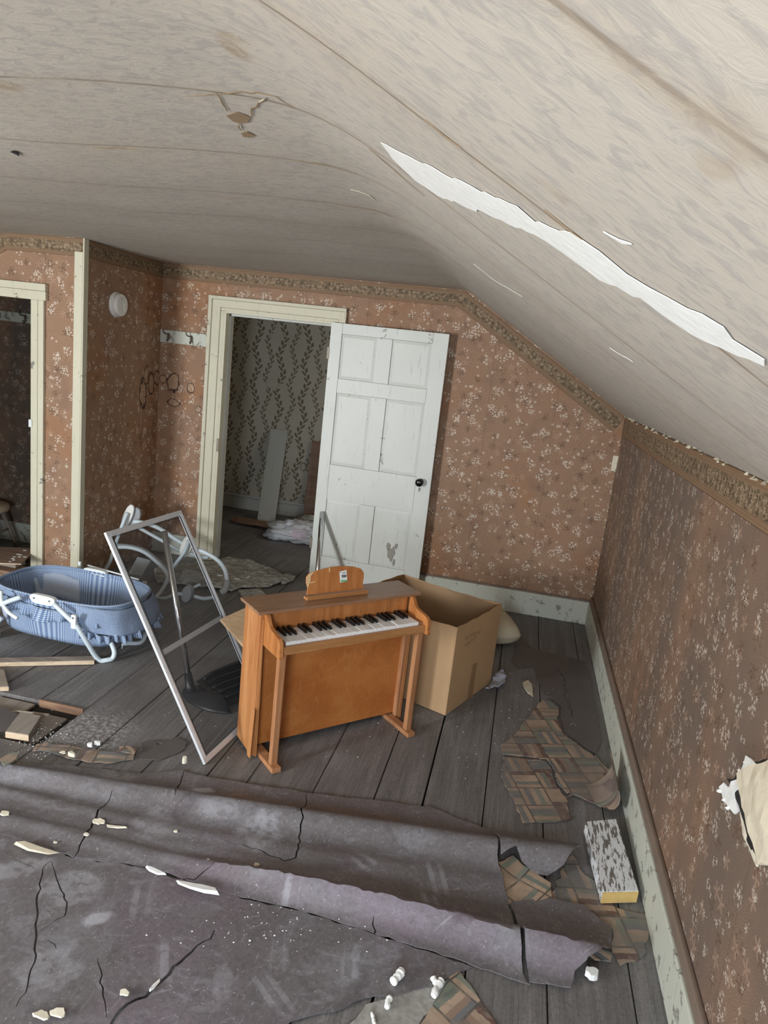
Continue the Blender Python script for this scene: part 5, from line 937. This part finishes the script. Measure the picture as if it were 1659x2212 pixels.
chip(213, 1775, .026, 'cream plaster chip at the crack left of the dusty shoe scuff', zs_(213, 1775)); chip(236, 1783, .016, 'thin cream chip right beside the crack in the wide sheet', zs_(236, 1783), pts=[(230, 1781), (255, 1786), (275, 1789), (255, 1790), (232, 1787)]); chip(90, 2192, .026, 'cream plaster chip at bottom left, left one of a pair', .016); chip(124, 2188, .026, 'cream plaster chip at bottom left, right one of a pair', .016); chip(269, 2145, .016, 'cream plaster chip just above the long black crack', .016)
chip(340, 2130, .014, 'white plaster sliver wedged in the long black crack', .014, 'white_plaster', [(322, 2140), (330, 2128), (345, 2113), (346, 2120), (333, 2136), (324, 2143)]); chip(555, 1868, .012, 'tiny cream chip on the wide sheet right of centre crack', zs_(555, 1868)); chip(10, 1758, .02, 'cream chip on the wide sheet at the left edge', zs_(10, 1758)); chip(380, 1796, .01, 'small pale chip on the dusty shoe scuff', zs_(380, 1796)); chip(186, 1803, .012, 'pale chip on the diagonal crack', zs_(186, 1803)); chip(120, 1820, .009, 'tiny pale chip near the lower left fold', zs_(120, 1820)); chip(450, 1858, .006, 'tiny white chip above the cream strip in the tear', zs_(450, 1858), 'white_plaster')
chip(425, 1915, .05, 'long cream torn strip showing in the open tear between the sheets', .03, 'white_plaster', [(380, 1902), (400, 1906), (440, 1915), (470, 1924), (474, 1934), (440, 1929), (410, 1920), (385, 1910)], .006); chip(335, 1880, .03, 'grey-white torn strip at the left end of the open tear', .03, 'label_white', [(314, 1874), (325, 1876), (345, 1884), (360, 1890), (340, 1890), (322, 1882)], .006); chip(75, 1832, .05, 'tan torn backing strip along the fold at the left edge', .02, 'torn_paper', [(30, 1824), (50, 1821), (90, 1832), (130, 1842), (105, 1846), (60, 1838)], .005)
chip(1278, 2108, .026, 'white plaster lump at the torn right end of the sheets', .008, 'white_plaster', None, .014); chip(155, 1633, .018, 'cream plaster lump on the ragged patterned strip', .03, 'chip_plaster', None, .012); chip(136, 1626, .016, 'pale flat chip left of the cream lump on the patterned strip', .025); chip(210, 1608, .018, 'grey plaster lump on the boards behind the patterned strip', .004, 'white_plaster', None, .012); chip(194, 1612, .014, 'small grey plaster lump beside the patterned strip', .004, 'white_plaster', None, .01); chip(398, 1648, .012, 'cream splinter standing in the crack by the screen corner', .05, 'chip_plaster', None, .02); chip(1142, 1485, .03, 'crushed pinkish plaster patch right of the blue rag', .004, 'torn_paper', [(1128, 1476), (1140, 1472), (1150, 1480), (1152, 1505), (1140, 1498), (1132, 1486)], .006)
rr = random.Random(3); m = MB()
for i in range(420):
    if i < 190: px, py = rr.gauss(85, 32), rr.gauss(1600, 22)
    elif i < 260: px, py = rr.uniform(1000, 1300), rr.uniform(1440, 1700)
    elif i < 330: px, py = rr.gauss(620, 130), rr.gauss(2000, 30)
    else: px, py = rr.uniform(100, 1250), rr.uniform(1450, 1640)
    z = .001
    if 260 <= i < 330: z = .012
    p = fl(px, py, z)
    if p.x > XR-.04: continue
    crumb(m, (p.x, p.y, z+.001), rr.uniform(.0015, .0045), rr, .6)
o = m.build('plaster_crumbs', 'white_plaster'); tag(o, 'scattered fine white plaster crumbs on the floorboards', 'plaster crumbs', None, 'stuff')
